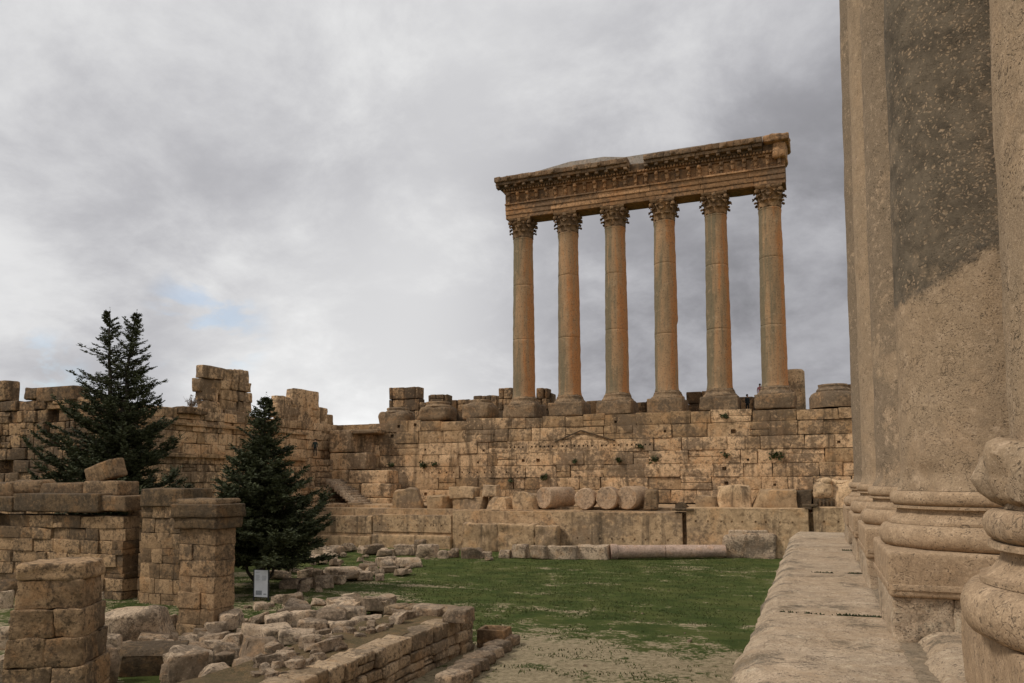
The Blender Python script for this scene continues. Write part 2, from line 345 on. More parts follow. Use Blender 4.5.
def axis_coords(h, r, n):
    r = min(r, h*.95); inner = h-r
    c = [-h, -h+r*.4]
    for i in range(n+1): c.append(-inner+2*inner*i/n)
    c += [h-r*.4, h]
    return c
def rock(mb, c, size, rz=0., r=.05, rough=.02, tone=None, n=2, jit=.0, tilt=(0, 0), freq=None, seed=None, rot=None, cuts=0):
    """one rounded, uneven block; size is full size"""
    hx, hy, hz = size[0]/2, size[1]/2, size[2]/2
    rr = min(r, hx*.9, hy*.9, hz*.9)
    X, Y, Z = axis_coords(hx, rr, n), axis_coords(hy, rr, n), axis_coords(hz, rr, n)
    nx = len(X)
    Rm = rot.to_matrix() if rot is not None else Euler((tilt[0], tilt[1], rz)).to_matrix()
    off = Vector((rnd.uniform(-90, 90), rnd.uniform(-90, 90), rnd.uniform(-90, 90)))
    fr = freq or 1.1/max(.25, min(size))
    jc = [[[Vector((rnd.uniform(-jit, jit)*hx*2, rnd.uniform(-jit, jit)*hy*2, rnd.uniform(-jit, jit)*hz*2)) for k in (0, 1)] for j in (0, 1)] for i in (0, 1)] if jit else None
    idx = {}; vs = []; C = Vector(c); planes = []
    for _ in range(cuts):
        nn = Vector((rnd.gauss(0, 1), rnd.gauss(0, 1), abs(rnd.gauss(0, .7)))).normalized()
        planes.append((nn, rnd.uniform(.55, .82)*(abs(nn.x)*hx+abs(nn.y)*hy+abs(nn.z)*hz)))
    for i, x in enumerate(X):
        for j, y in enumerate(Y):
            for k, z in enumerate(Z):
                if 0 < i < nx-1 and 0 < j < nx-1 and 0 < k < nx-1: continue
                q = Vector((max(-hx+rr, min(hx-rr, x)), max(-hy+rr, min(hy-rr, y)), max(-hz+rr, min(hz-rr, z))))
                d = Vector((x, y, z))-q
                if d.length > 1e-6: d.normalize()
                p = q+d*rr
                if jc:
                    a, b, e = (x/hx+1)/2, (y/hy+1)/2, (z/hz+1)/2
                    for ii in (0, 1):
                        for jj in (0, 1):
                            for kk in (0, 1):
                                p = p+jc[ii][jj][kk]*((a if ii else 1-a)*(b if jj else 1-b)*(e if kk else 1-e))
                for nn, dd_ in planes:
                    e_ = p.dot(nn)-dd_
                    if e_ > 0: p = p-nn*e_*.93
                if rough:
                    s_ = noise.noise((p+off)*fr)+.5*noise.noise((p+off)*fr*2.7)
                    p = p+d*(s_*rough)
                idx[i, j, k] = len(vs); vs.append(Rm @ p + C)
    fs = []
    L = nx-1
    for a in range(L):
        for b in range(L):
            fs.append((idx[0, a, b], idx[0, a, b+1], idx[0, a+1, b+1], idx[0, a+1, b]))
            fs.append((idx[L, a, b], idx[L, a+1, b], idx[L, a+1, b+1], idx[L, a, b+1]))
            fs.append((idx[a, 0, b], idx[a+1, 0, b], idx[a+1, 0, b+1], idx[a, 0, b+1]))
            fs.append((idx[a, L, b], idx[a, L, b+1], idx[a+1, L, b+1], idx[a+1, L, b]))
            fs.append((idx[a, b, 0], idx[a, b+1, 0], idx[a+1, b+1, 0], idx[a+1, b, 0]))
            fs.append((idx[a, b, L], idx[a+1, b, L], idx[a+1, b+1, L], idx[a, b+1, L]))
    mb.add(vs, fs, rnd.random() if tone is None else tone)
def box(mb, c, size, rz=0., tone=.5):
    hx, hy, hz = size[0]/2, size[1]/2, size[2]/2
    Rm = Euler((0, 0, rz)).to_matrix(); C = Vector(c)
    vs = [Rm @ Vector((a*hx, b*hy, e*hz))+C for a in (-1, 1) for b in (-1, 1) for e in (-1, 1)]
    mb.add(vs, [(0, 1, 3, 2), (4, 6, 7, 5), (0, 4, 5, 1), (2, 3, 7, 6), (0, 2, 6, 4), (1, 5, 7, 3)], tone)
def holed(mb, o, u, nrm, L, H, T, holes, tone, hd=.35):
    """block whose front face (normal nrm, lower left corner o) has square sockets cut into it: holes = [(u0,u1)], one row v0..v1"""
    holes, v0, v1 = holes
    us = sorted({0, L, *[a for h in holes for a in h]}); vs_ = [0, v0, v1, H]
    up = Vector((0, 0, 1)); inside = lambda a, b: any(abs(a-h[0]) < 1e-6 for h in holes)
    def P(a, b, d=0): return o+u*a+up*b-nrm*d
    for i in range(len(us)-1):
        for j in range(3):
            a, b, e, g_ = us[i], us[i+1], vs_[j], vs_[j+1]
            if j == 1 and inside(a, b):
                q = [P(a, e), P(b, e), P(b, g_), P(a, g_), P(a, e, hd), P(b, e, hd), P(b, g_, hd), P(a, g_, hd)]
                mb.add(q, [(0, 1, 5, 4), (1, 2, 6, 5), (2, 3, 7, 6), (3, 0, 4, 7), (4, 5, 6, 7)], tone)
            else: mb.add([P(a, e), P(b, e), P(b, g_), P(a, g_)], [(0, 1, 2, 3)], tone)
    q = [P(0, 0), P(L, 0), P(L, H), P(0, H), P(0, 0, T), P(L, 0, T), P(L, H, T), P(0, H, T)]
    mb.add(q, [(0, 4, 5, 1), (1, 5, 6, 2), (2, 6, 7, 3), (3, 7, 4, 0), (4, 7, 6, 5)], tone)
def lathe(mb, prof, seg=32, c=(0, 0, 0), rough=0., tone=.5, cap=True, fr=1., bite=None):
    off = Vector((rnd.uniform(-50, 50), rnd.uniform(-50, 50), 0)); C = Vector(c)
    vs = []; n = len(prof)
    for i, (r, z) in enumerate(prof):
        for k in range(seg):
            a = 2*PI*k/seg; d = Vector((math.cos(a), math.sin(a), 0)); p = d*r; p.z = z
            if rough: p += d*rough*(noise.noise((p+off)*fr)+.5*noise.noise((p+off)*fr*3))
            if bite: p = bite(p, a, i, n)
            vs.append(p+C)
    fs = [(i*seg+k, i*seg+(k+1) % seg, (i+1)*seg+(k+1) % seg, (i+1)*seg+k) for i in range(n-1) for k in range(seg)]
    if cap: fs += [tuple(range(seg-1, -1, -1)), tuple((n-1)*seg+k for k in range(seg))]
    mb.add(vs, fs, tone)
def tube(mb, a, b, r0, r1, seg=6, tone=.5):
    a, b = Vector(a), Vector(b); d = (b-a)
    if d.length < 1e-6: return
    q = d.to_track_quat('Z', 'Y').to_matrix(); vs = []
    for p, r in ((a, r0), (b, r1)):
        for k in range(seg): an = 2*PI*k/seg; vs.append(p+q @ Vector((math.cos(an)*r, math.sin(an)*r, 0)))
    mb.add(vs, [(k, (k+1) % seg, seg+(k+1) % seg, seg+k) for k in range(seg)]+[tuple(range(seg-1, -1, -1)), tuple(range(seg, 2*seg))], tone)

def wall(mb, p0, p1, z0, courses, thick, top, wmin=1., wmax=2.4, gap=.025, r=.05, rough=.03, out=.05, jit=.012, holes=None, face=1, tonef=None, miss=0., n=1, ragged=True, skip=None, split=.14):
    """coursed block wall from p0 to p1 (its visible face, face=1: normal to the right of the direction)"""
    p0 = Vector((p0[0], p0[1], 0)); p1 = Vector((p1[0], p1[1], 0))
    u = (p1-p0); L = u.length; u.normalize(); nr = Vector((u.y, -u.x, 0))*face
    rz = math.atan2(u.y, u.x); z = z0
    for ci, h in enumerate(courses):
        a = -rnd.uniform(0, wmax*.5)
        while a < L:
            wd = rnd.uniform(wmin, wmax); b = min(a+wd, L); a0 = max(a, 0)
            if L-b < wmin*.4: b = L
            a = a+wd if b < L else L
            if b-a0 < .1: continue
            mid = (a0+b)/2; tp = top(mid) if callable(top) else top
            if z+h*.6 > tp: continue
            if skip and skip(mid, z+h/2): continue
            if miss and rnd.random() < miss: continue
            hh = h
            if z+h > tp-.3 and ragged: hh = h*rnd.uniform(.8, 1.08)
            o = rnd.uniform(-out, out)
            cc = p0+u*mid-nr*(thick/2-o); cc.z = z+hh/2
            tn = rnd.random() if tonef is None else tonef(mid, z+h/2)
            hl = holes(mid, z, b-a0-gap, hh) if holes else None
            if hl and hl[0]:
                fo = p0+u*(a0+gap/2)+nr*o; fo.z = z+gap/2
                uu, nn_ = (u, nr) if face == 1 else (u, nr)
                holed(mb, fo, uu, nn_, b-a0-gap, hh-gap, thick, hl, tn)
            elif split and rnd.random() < split and b-a0 > .6:
                fz_ = rnd.uniform(.4, .6)
                for q0, q1 in ((0, fz_), (fz_, 1)):
                    cc.z = z+hh*(q0+q1)/2; tn = max(0, min(1, tn+rnd.gauss(0, .2)))
                    if q0 and rnd.random() < .5:
                        for s0, s1 in ((0, .45), (.45, 1)):
                            c2 = p0+u*(a0+(b-a0)*(s0+s1)/2)-nr*(thick/2-o); c2.z = cc.z
                            rock(mb, c2, ((b-a0)*(s1-s0)-gap, thick, hh*(q1-q0)-gap*.7), rz, r, rough, tn, n, jit)
                    else: rock(mb, cc, (b-a0-gap, thick, hh*(q1-q0)-gap*.7), rz, r, rough, tn, n, jit)
            else: rock(mb, cc, (b-a0-gap, thick, hh-gap), rz, r, rough, tn, n, jit)
        z += h
    return z

ZL = -5.8          # lawn level
# ------------------------------------------------------------------ ground
mb = MB(); S = 3000
def gz(x, y): return ZL+.10*noise.noise(Vector((x*.13, y*.13, 0)))
xs = [-S, -400, -120]+[-100+i*2. for i in range(76)]+[80, 400, S]; ys = [-S, -300, -40]+[-20+i*2. for i in range(62)]+[140, 500, S]
vs = [(x, y, gz(x, y)-.05) for y in ys for x in xs]; W = len(xs)
mb.add(vs, [(j*W+i, j*W+i+1, (j+1)*W+i+1, (j+1)*W+i) for j in range(len(ys)-1) for i in range(W-1)])
tag(mb.build('ground', M['ground']), kind='structure')

# short grass standing on the turf
mb = MB(); gr = random.Random(5)
for i in range(60000):
    x = gr.uniform(-34, -4.5) if i % 3 else gr.uniform(-22, -6); y = 22+36*gr.random()**1.3
    m_ = noise.noise(Vector((x*.5, y*1.2, 1)))+.5*noise.noise(Vector((x*1.6, y*3, 4)))
    if y < 31.5 and x > -13.5 and (m_ < .1 or gr.random() < .5): continue
    if m_ < -.25 or (x < -12 and y < 25): continue
    a = gr.uniform(0, PI); hgt = gr.uniform(.03, .085); wd = gr.uniform(.012, .035)
    dx, dy = math.cos(a)*wd, math.sin(a)*wd; z = gz(x, y)-.06
    lx, ly = gr.uniform(-.04, .04), gr.uniform(-.04, .04)
    mb.add([(x-dx, y-dy, z), (x+dx, y+dy, z), (x+lx+dx*.3, y+ly+dy*.3, z+hgt), (x+lx-dx*.3, y+ly-dy*.3, z+hgt)], [(0, 1, 2, 3)], gr.random())
tag(mb.build('grass', M['grass'], smooth=False), 'short green turf growing over the courtyard', 'grass', kind='stuff')

# ------------------------------------------------------------------ great podium wall
WY = 69.95; WX0, WX1 = -49.8, 16.
mb = MB()
def ptop(u):
    x = WX0+u
    return 5.78 if x > -45 else 5.3
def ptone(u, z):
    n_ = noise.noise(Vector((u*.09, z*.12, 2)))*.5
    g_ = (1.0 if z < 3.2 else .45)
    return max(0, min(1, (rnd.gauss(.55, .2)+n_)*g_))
def pholes(mid, z, L, H):
    x = WX0+mid
    if L < 1.: return None
    hs = []
    if 1.5 < z < 2.6 and -29 < x < -16:        # row of small sockets
        k = .25
        while k < L-.3: hs.append((k, k+.16)); k += .42
        return (hs, H*.42, H*.42+.16)
    if -.2 < z < .9 and x < -27:
        k = .2
        while k < L-.3: hs.append((k, k+.14)); k += .8
        return (hs, H*.4, H*.4+.14)
    if rnd.random() < .17:
        k = rnd.uniform(.2, L-.6); s_ = rnd.uniform(.18, .42)
        v = rnd.uniform(.15, H-.5-.1)
        return ([(k, k+s_)], v, v+s_*.9)
    return None
CR = [1.22, 1.12, 1.15, 1.2, 1.15, 1.22, 1.1]
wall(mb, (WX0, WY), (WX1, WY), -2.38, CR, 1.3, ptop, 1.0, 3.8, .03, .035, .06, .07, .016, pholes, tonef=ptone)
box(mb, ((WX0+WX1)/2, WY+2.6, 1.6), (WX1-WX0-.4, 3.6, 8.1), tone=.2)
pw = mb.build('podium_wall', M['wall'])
tag(pw, 'long high wall of big tan blocks that carries the six tall columns', 'wall')
# gable shaped groove line left by a lost roof: a thin projecting fillet, coloured dark for the groove's shade
mb = MB()
A, B_, C_ = atY(555, 442, WY), atY(581, 430.5, WY), atY(615, 440.5, WY)
for a, b in ((A, B_), (B_, C_)):
    d = b-a; a2 = a-d*0; L = d.length; ang = math.atan2(d.z, d.x)
    rock(mb, (a+b)/2+Vector((0, -.07, 0)), (L, .10, .13), rot=Euler((0, -ang, 0)), r=.03, rough=.02, tone=.15, n=4)
mb.build('gable_groove_shade', M['coping'], pw)

# ------------------------------------------------------------------ six tall columns
JX, JY, JS, JZ, JH = -28.54, 71.75, 4.695, 5.74, 19.9
def ped_mesh(seed):
    mb = MB(); rnd.seed(seed)
    rock(mb, (0, 0, .66), (3.35, 3.3, 1.34), 0, .13, .11, .4, 6, .03)
    return mb
def moulding(top=True, seed=0):
    mb = MB(); rnd.seed(seed)
    pr = [(1.52, 1.28), (1.55, 1.36), (1.50, 1.50), (1.38, 1.60), (1.32, 1.68), (1.32, 1.78), (1.25, 1.80), (1.27, 1.86), (1.25, 1.94), (1.19, 1.98), (1.15, 2.10)]
    lathe(mb, pr, 40, rough=.05, fr=1.2)
    return mb
def shaft_mesh(seed):
    mb = MB(); rnd.seed(seed)
    pr = []; N = 46; z0, z1 = 2.05, JH-2.12
    joints = [z0+(z1-z0)*.36+rnd.uniform(-.4, .4), z0+(z1-z0)*.72+rnd.uniform(-.6, .6)]
    zs = [z0+(z1-z0)*i/N for i in range(N+1)]
    for z in zs:
        t = (z-z0)/(z1-z0)
        r = 1.10-.15*t**1.7 + (.07*max(0, 1-(z-z0)/.35))
        if t > .985: r += .06
        pr.append((r, z))
    for jz in joints:
        pr += [(1.10-.15*((jz-z0)/(z1-z0))**1.7-(.035 if d == 0 else 0), jz+d) for d in (-.05, 0, .05)]
    pr.sort(key=lambda q: q[1])
    pr += [(.93, z1+.002), (.99, z1+.05), (.99, z1+.16), (.93, z1+.2)]
    lathe(mb, pr, 40, rough=.035, fr=1.6)
    return mb
def capital_mesh(seed):
    mb = MB(); rnd.seed(seed); z0 = JH-1.95
    lathe(mb, [(.93, z0-.02), (.92, z0+.3), (.94, z0+.8), (1.0, z0+1.3), (1.18, z0+1.62)], 32, rough=.04, fr=3)
    def leaf(a, zb, h, w_, r0, curl):
        d = Vector((math.cos(a), math.sin(a), 0)); s = Vector((-d.y, d.x, 0)); vs = []; n = 7
        for i in range(n+1):
            t = i/n
            out = r0+.05+curl*max(0, t-.45)**1.6*3.2; zz = zb+h*math.sin(min(1.25, t*1.22)*PI/2*.98)
            if t > .86: zz -= (t-.86)*h*1.3
            ww = w_*(.75+.5*math.sin(t*PI))*(1 if t < .8 else 1-(t-.8)*3)*rnd.uniform(.85, 1.1)
            for q in (-1, -.5, 0, .5, 1):
                vs.append(d*(out+.05*(1-abs(q))-.03*abs(q))+s*(ww*q*.5)+Vector((0, 0, zz)))
        mb.add(vs, [(i*5+j, i*5+j+1, (i+1)*5+j+1, (i+1)*5+j) for i in range(n) for j in range(4)], rnd.uniform(.2, .9))
        b = d*(r0+.05+curl*1.0)+Vector((0, 0, zb+h*.9))
        rock(mb, b, (.18, .26*w_/.5, .16), a, .07, .04, .4, 1)
    for k in range(8): leaf(2*PI*k/8+PI/8, z0+.02, .62, .62, .93, .30)
    for k in range(8): leaf(2*PI*k/8, z0+.12, 1.05, .60, .93, .38)
    for k in range(8):
        a = 2*PI*k/8+PI/8
        leaf(a, z0+.7, .75, .34, .95, .34)
    for k in range(4):                                    # corner volutes
        a = PI/4+k*PI/2; d = Vector((math.cos(a), math.sin(a), 0))
        for q in range(5):
            t = q/4; p = d*(1.0+.45*t**1.3)+Vector((0, 0, z0+1.0+.55*math.sin(t*PI*.6)))
            rock(mb, p, (.2, .24, .2), a, .07, .02, .5, 1)
        rock(mb, d*1.47+Vector((0, 0, z0+1.45)), (.32, .26, .34), a, .13, .04, .5, 1)
    for k in range(4):
        a = k*PI/2; d = Vector((math.cos(a), math.sin(a), 0))
        rock(mb, d*1.12+Vector((0, 0, z0+1.72)), (.2, .4, .36), a, .09, .05, .6, 1)
    return mb
def abacus_mesh(seed):
    mb = MB(); rnd.seed(seed); z1 = JH; z0 = z1-.27; pts = []
    for k in range(4):
        a0 = PI/4+k*PI/2; a1 = a0+PI/2
        p, q = Vector((math.cos(a0), math.sin(a0), 0))*1.62, Vector((math.cos(a1), math.sin(a1), 0))*1.62
        nrm = ((p+q)/2).normalized()
        for i in range(8):
            t = i/8; pts.append(p.lerp(q, t)-nrm*.14*math.sin(t*PI))
    n = len(pts); vs = []
    for s_, z in ((.92, z0), (.98, z0+.1), (1., z0+.14), (1., z1-.003)):
        vs += [Vector((p.x*s_, p.y*s_, z)) for p in pts]
    fs = [(L*n+k, L*n+(k+1) % n, (L+1)*n+(k+1) % n, (L+1)*n+k) for L in range(3) for k in range(n)]+[tuple(range(n-1, -1, -1)), tuple(range(3*n, 4*n))]
    mb.add(vs, fs, .4); return mb
jl = ['tall Corinthian column under the far left end of the entablature', 'second tall Corinthian column from the left, next to the leftmost one',
      'third tall Corinthian column from the left of the standing row', 'fourth tall column from the left, rising from the dark-based block near mid row, with a chip in its shaft',
      'fifth tall Corinthian column from the left, next to the rightmost one', 'rightmost tall Corinthian column of the row, under the broken end of the entablature']
for k in range(6):
    root = empty('corinthian_column', (JX+JS*k, JY, JZ)); tag(root, jl[k], 'column', 'six tall columns standing on the podium wall')
    p_ = ped_mesh(100+k).build('pedestal', M['pedestal'], root)
    moulding(seed=200+k).build('base_moulding', M['pedestal'], root)
    sh = shaft_mesh(300+k)
    if k == 3:
        for i, v in enumerate(sh.v):
            if v[2] < JH*.42 and v[0] > .9: sh.v[i] = (v[0]-.10, v[1], v[2])
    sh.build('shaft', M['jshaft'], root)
    cp = capital_mesh(400+k).build('capital', M['cap'], root, angle=60)
    abacus_mesh(500+k).build('abacus', M['cap'], cp)
rnd.seed(77)

# ------------------------------------------------------------------ entablature
root = empty('entablature', (JX, JY, JZ+JH)); tag(root, 'massive carved stone entablature lying across the six tall columns', 'entablature')
EZ = 0.004
def slabrun(mb, x0, x1, yf, yb, z0, z1, step=2.4, rough=.03, r=.04, tone=None, n=3, jit=.004):
    x = x0
    while x < x1-.05:
        e = min(x1, x+step*rnd.uniform(.9, 1.1)); e = x1 if x1-e < .8 else e
        rock(mb, ((x+e)/2, (yf+yb)/2, (z0+z1)/2), (e-x-.015, yb-yf, z1-z0), 0, r, rough, rnd.random() if tone is None else tone, n, jit)
        x = e
XL, XR = -1.55, 5*JS+1.5
mb = MB()
for i, (z0, z1, o) in enumerate(((0, .38, 0), (.38, .84, .07), (.84, 1.34, .14), (1.34, 1.5, .26))):
    slabrun(mb, XL+.1, XR-.05, -1.05-o, 1.05+o, z0+EZ, z1, 4.7, .03, .03)
mb.build('architrave', M['entab'], root)
mb = MB()
slabrun(mb, XL+.05, XR-.05, -1.0, 1.0, 1.5, 2.55, 2.35, .03, .03)
mb.build('frieze', M['entab'], root)
for k in range(int((XR-XL)/.98)):                          # bull and lion consoles along the frieze
    x = XL+.5+k*.98
    for side in (-1,):
        mb = MB(); sz = rnd.uniform(.85, 1.05)
        rock(mb, (0, -.16, .60), (.30, .34, .75*sz), 0, .1, .06, None, 2)
        rock(mb, (0, -.36, .86), (.34, .34, .36), 0, .14, .07, None, 2)
        rock(mb, (0, -.10, .16), (.22, .22, .3), 0, .08, .04, None, 1)
        mb.build('console', M['entab'], root).location = (x, -1.0, 1.5)
mb = MB()
slabrun(mb, XL, XR, -1.22, 1.2, 2.55, 2.72, 2.35, .02, .03)
x = XL+.1
while x < XR-.3:
    rock(mb, (x, -1.36, 2.82), (.16, .26, .2), 0, .02, .01, None, 1); x += .28
slabrun(mb, XL-.1, XR, -1.28, 1.25, 2.72, 2.96, 2.35, .02, .03)
mb.build('dentil_band', M['entab'], root)
gap0, gap1 = 11.2, 12.65                                   # the broken stretch of cornice
mb = MB()
for a, b in ((XL-.65, gap0), (gap1, XR-1.9)):
    slabrun(mb, a, b, -1.95, 1.5, 3.22, 3.52, 2.35, .05, .05)
    x = a+.2
    while x < b-.2:
        rock(mb, (x, -1.60, 3.09), (.34, .62, .26), 0, .06, .03, None, 1); x += .92
    slabrun(mb, a+.3, b, -1.45, 1.3, 2.96, 3.22, 2.35, .02, .03)
slabrun(mb, gap0, gap1, -1.25, 1.3, 2.96, 3.6, 1.4, .08, .08)
slabrun(mb, XR-1.9, XR, -1.30, 1.3, 2.96, 3.55, 1.9, .10, .10)
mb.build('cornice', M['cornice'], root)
mb = MB()
def simapiece(a, b):
    x = a
    while x < b-.1:
        e = min(b, x+.62)
        h = .50+.09*noise.noise(Vector((x*.9, 0, 3)))
        z = 3.52+h/2
        o = .16*noise.noise(Vector((x*1.7, 5, 3)))
        if noise.noise(Vector((x*.55, 2, 9))) < -.42: h *= .7; z = 3.52+h/2
        rock(mb, ((x+e)/2, -1.35+o/2, z), (e-x+.05, 1.55, h), 0, .08, .05, None, 2); x = e
simapiece(XL-.7, gap0-.1)
def lions(a, b):
    for k in range(12):
        x = XL+.8+k*2.3
        if a < x < b: rock(mb, (x, -2.16, 3.74), (.36, .30, .34), 0, .12, .06, None, 2)
lions(XL, gap0-.6)
mb.build('gutter_course', M['cornice'], root)
mb = MB(); simapiece(gap1, XR-1.9); lions(gap1+.4, XR-2.2)
mb.build('gutter_course', M['cornice'], root)
mb = MB()
slabrun(mb, XR-1.85, XR+.38, -1.95, 1.8, 3.5, 4.15, 2.3, .12, .18, .8, 6)
slabrun(mb, XR-1.0, XR+.12, -1.55, 1.5, 2.2, 3.55, 2.3, .14, .2, .8, 5)
mb.build('broken_end_block', M['entab'], root)
# modern weatherproof capping, slightly gabled at its west part
mb = MB(); prof = [(XL-.3, 4.3), (2.2, 4.75), (5.2, 5.15), (8.6, 5.1), (10.6, 4.75), (16, 4.75), (XR+.1, 4.7)]
N = len(prof); vs = []
for x, z in prof: vs += [(x, -.75, 3.5), (x, -.75, z-.12), (x, .1, z), (x, 1.5, z-.05), (x, 1.5, 3.5)]
mb.add(vs, [(i*5+j, (i+1)*5+j, (i+1)*5+j+1, i*5+j+1) for i in range(N-1) for j in range(4)]+[(0, 1, 2, 3, 4), tuple((N-1)*5+j for j in (4, 3, 2, 1, 0))], .5)
mb.build('capping_slab', M['concrete'], root, angle=20)

# ------------------------------------------------------------------ bare column bases on the podium
for x, lab, hgt in ((JX-JS, 'weathered bare pedestal with round base, first left of the standing columns', 1), (JX-2*JS, 'weathered bare pedestal with round base, second left of the standing columns', 1),
               (JX-3*JS, 'dark weathered bare pedestal at the far left end of the podium wall top', 1), (JX+6*JS, 'bare round column base on a dark pedestal right of the standing columns', 0)):
    root = empty('bare_pedestal', (x, JY, JZ-.0 if x > -42 else JZ-.45)); tag(root, lab, 'column base', 'bare column bases on the podium wall')
    mb = MB()
    if hgt: rock(mb, (0, 0, .75), (3.0, 3.0, 1.5), 0, .35, .22, .3, 5, .05)
    else: lathe(mb, [(1.95, 0), (1.95, .9), (1.8, 1.2), (1.6, 1.35)], 10, rough=.12, tone=.3)
    mb.build('pedestal', M['pedestal'], root)
    mb = MB(); lathe(mb, [(1.35, 1.3), (1.42, 1.5), (1.30, 1.65), (1.16, 1.75), (1.2, 1.9), (1.12, 2.02)], 28, rough=.14, fr=1.5)
    mb.build('base_moulding', M['pedestal'], root)
    if not hgt: pass
mb = MB(); p = atY(795, 404, 80)
lathe(mb, [(1.0, -2), (.98, 1.), (.96, 2.6), (.95, 4.15), (.8, 4.35)], 24, rough=.04)
o = mb.build('shaft_stump', M['wall']); o.location = (p.x, 80, 5.9); tag(o, 'broken stump of a column shaft behind the rightmost tall column', 'column stump')

# stubs of wall and single blocks standing behind the columns
def stub(x0, y0, x1, Y, lab, h0=5.5, cols=None, n=1):
    a, b = atY(x0, y0, Y), atY(x1, y0, Y); top = a.z; mb = MB()
    H = top-h0; nc = max(1, round(H/1.25))
    wall(mb, (a.x, Y), (b.x, Y), h0, [H/nc]*nc, 1.4, 99, .9, 2.0, .03, .10, .06, .10, .02, ragged=True)
    return tag(mb.build('wall_remnant', M['farwall']), lab, 'wall remnant')
stub(389, 388, 419, 77, 'tall wall remnant of big blocks standing behind the leftmost bare pedestal', 3.5)
stub(419, 402, 432, 76.5, 'low block remnant between the two leftmost bare pedestals', 3.5)
stub(428, 395, 447, 77.5, 'wall remnant behind the gap between the second and third bare pedestals', 3.5)
stub(447, 400, 469, 80, 'lower wall remnant receding right behind the bare pedestals', 3.5)
stub(473, 396, 497, 77, 'wall remnant behind the bare pedestal nearest the standing columns', 3.5)
stub(498, 388, 512, 76, 'upright block remnant just left of the leftmost tall column', 3.5)
stub(536, 388, 547, 75.5, 'upright pale block remnant just right of the leftmost tall column', 3.5)
stub(546, 393, 552, 76.5, 'narrow block remnant beyond the pale block right of the leftmost tall column', 3.5)
stub(586, 401, 607, 76.5, 'low block remnant between the second and third tall columns', 3.5)
stub(634, 402, 655, 76.5, 'low dark block remnant between the third and fourth tall columns', 3.5)
stub(686, 392, 706, 76.5, 'block remnant between the fourth and fifth tall columns', 3.5)
stub(737, 397, 757, 76.5, 'flat block remnant between the fifth and sixth tall columns', 3.5)
stub(845, 384, 870, 76.5, 'block remnant right of the bare round column base, partly behind the near columns', 3.5)

# ------------------------------------------------------------------ terrace and megaliths in front of the podium wall
MY = 58.6
mb = MB(); box(mb, (-20, (MY+WY)/2+2.2, -4.2), (66, WY-MY+3.4-4.4+.0, 3.5), tone=.5)
box(mb, (-20, (MY+WY)/2, -4.4), (66, WY-MY-1.5, 3.5), tone=.5)
tag(mb.build('terrace', M['mega']), kind='structure')
megas = [(300, 372, 515, 'smooth long megalith block at the left end of the low podium step', 0), (372, 452, 514, 'second megalith block from the left, below the rough boulder and beside the rubble heap', 0),
         (452, 682.5, 511, 'huge megalith block with rows of sockets below the fallen column drums', .5), (685.5, 808.5, 507.5, 'huge socketed megalith behind the rough block at the granite column end', .5),
         (812.5, 900, 507, 'megalith block at the right end, half hidden by the near column bases', .3)]
for x0, x1, yt, lab, st in megas:
    a, b = atY(x0, yt, MY), atY(x1, yt, MY); L = b.x-a.x; top = (a.z+b.z)/2; mb = MB()
    H = top-ZL+.6
    hs = [];k = .6
    while k < L-.5: hs.append((k, k+.13)); k += rnd.uniform(.7, 1.0)
    rock(mb, ((a.x+b.x)/2, MY+1.6, top-H/2), (L-.06, 3.0, H-.1), 0, .10, .06, rnd.uniform(.3, .8), 6, .003, freq=.5)
    hv = top-1.05
    if yt > 512: holed(mb, Vector((a.x+.10, MY+.02, top-1.5)), Vector((1, 0, 0)), Vector((0, -1, 0)), L-.20, 1.40, .5, (hs, .5, .63), .6, .3)
    else: zr = H-1.0 if x0 > 600 else H-2.05; holed(mb, Vector((a.x+.05, MY+.02, top-H-.1)), Vector((1, 0, 0)), Vector((0, -1, 0)), L-.1, H+.02, .5, (hs, zr, zr+.14), .6, .3)
    if yt > 512:     # lower projecting tier of the left blocks
        rock(mb, ((a.x+b.x)/2, MY+.5, (top-1.75+ZL-.5)/2), (L-.05, 1.5, top-1.75-ZL+.5), 0, .15, .06, .5, 5)
    tag(mb.build('megalith', M['mega']), lab, 'stone block', 'megaliths of the low podium step')
for x_, y_, w2, lab in ((683, 511, 1.55, 'thin dark slab bridging the joint of the two socketed megaliths'), (810, 507, 1.0, 'thin dark slab over the right joint of the megaliths')):
    p = atY(x_, y_, MY); mb = MB(); rock(mb, (0, 0, 0), (w2, 1.0, .16), 0, .03, .03, .3, 3, .02)
    o = mb.build('thin_slab', M['coping']); o.location = (p.x, MY+.35, p.z+.10); tag(o, lab, 'stone slab')
# broken lower tier in front of the great block (450-550 px)
mb = MB(); a, b = atY(463, 522, 57.4), atY(556, 524, 57.4)
x = a.x
while x < b.x-.2:
    e = min(b.x, x+rnd.uniform(2.2, 3.6)); h = a.z-ZL+rnd.uniform(-.15, .1)
    rock(mb, ((x+e)/2, 57.9, ZL+h/2-.1), (e-x+.03, 1.2, h), 0, .12, .16, .45, 9, .004, freq=1.3); x = e
tag(mb.build('weathered_revetment', M['mega']), 'broken lower course with fluted rain-worn face before the socketed megalith', 'stone course')

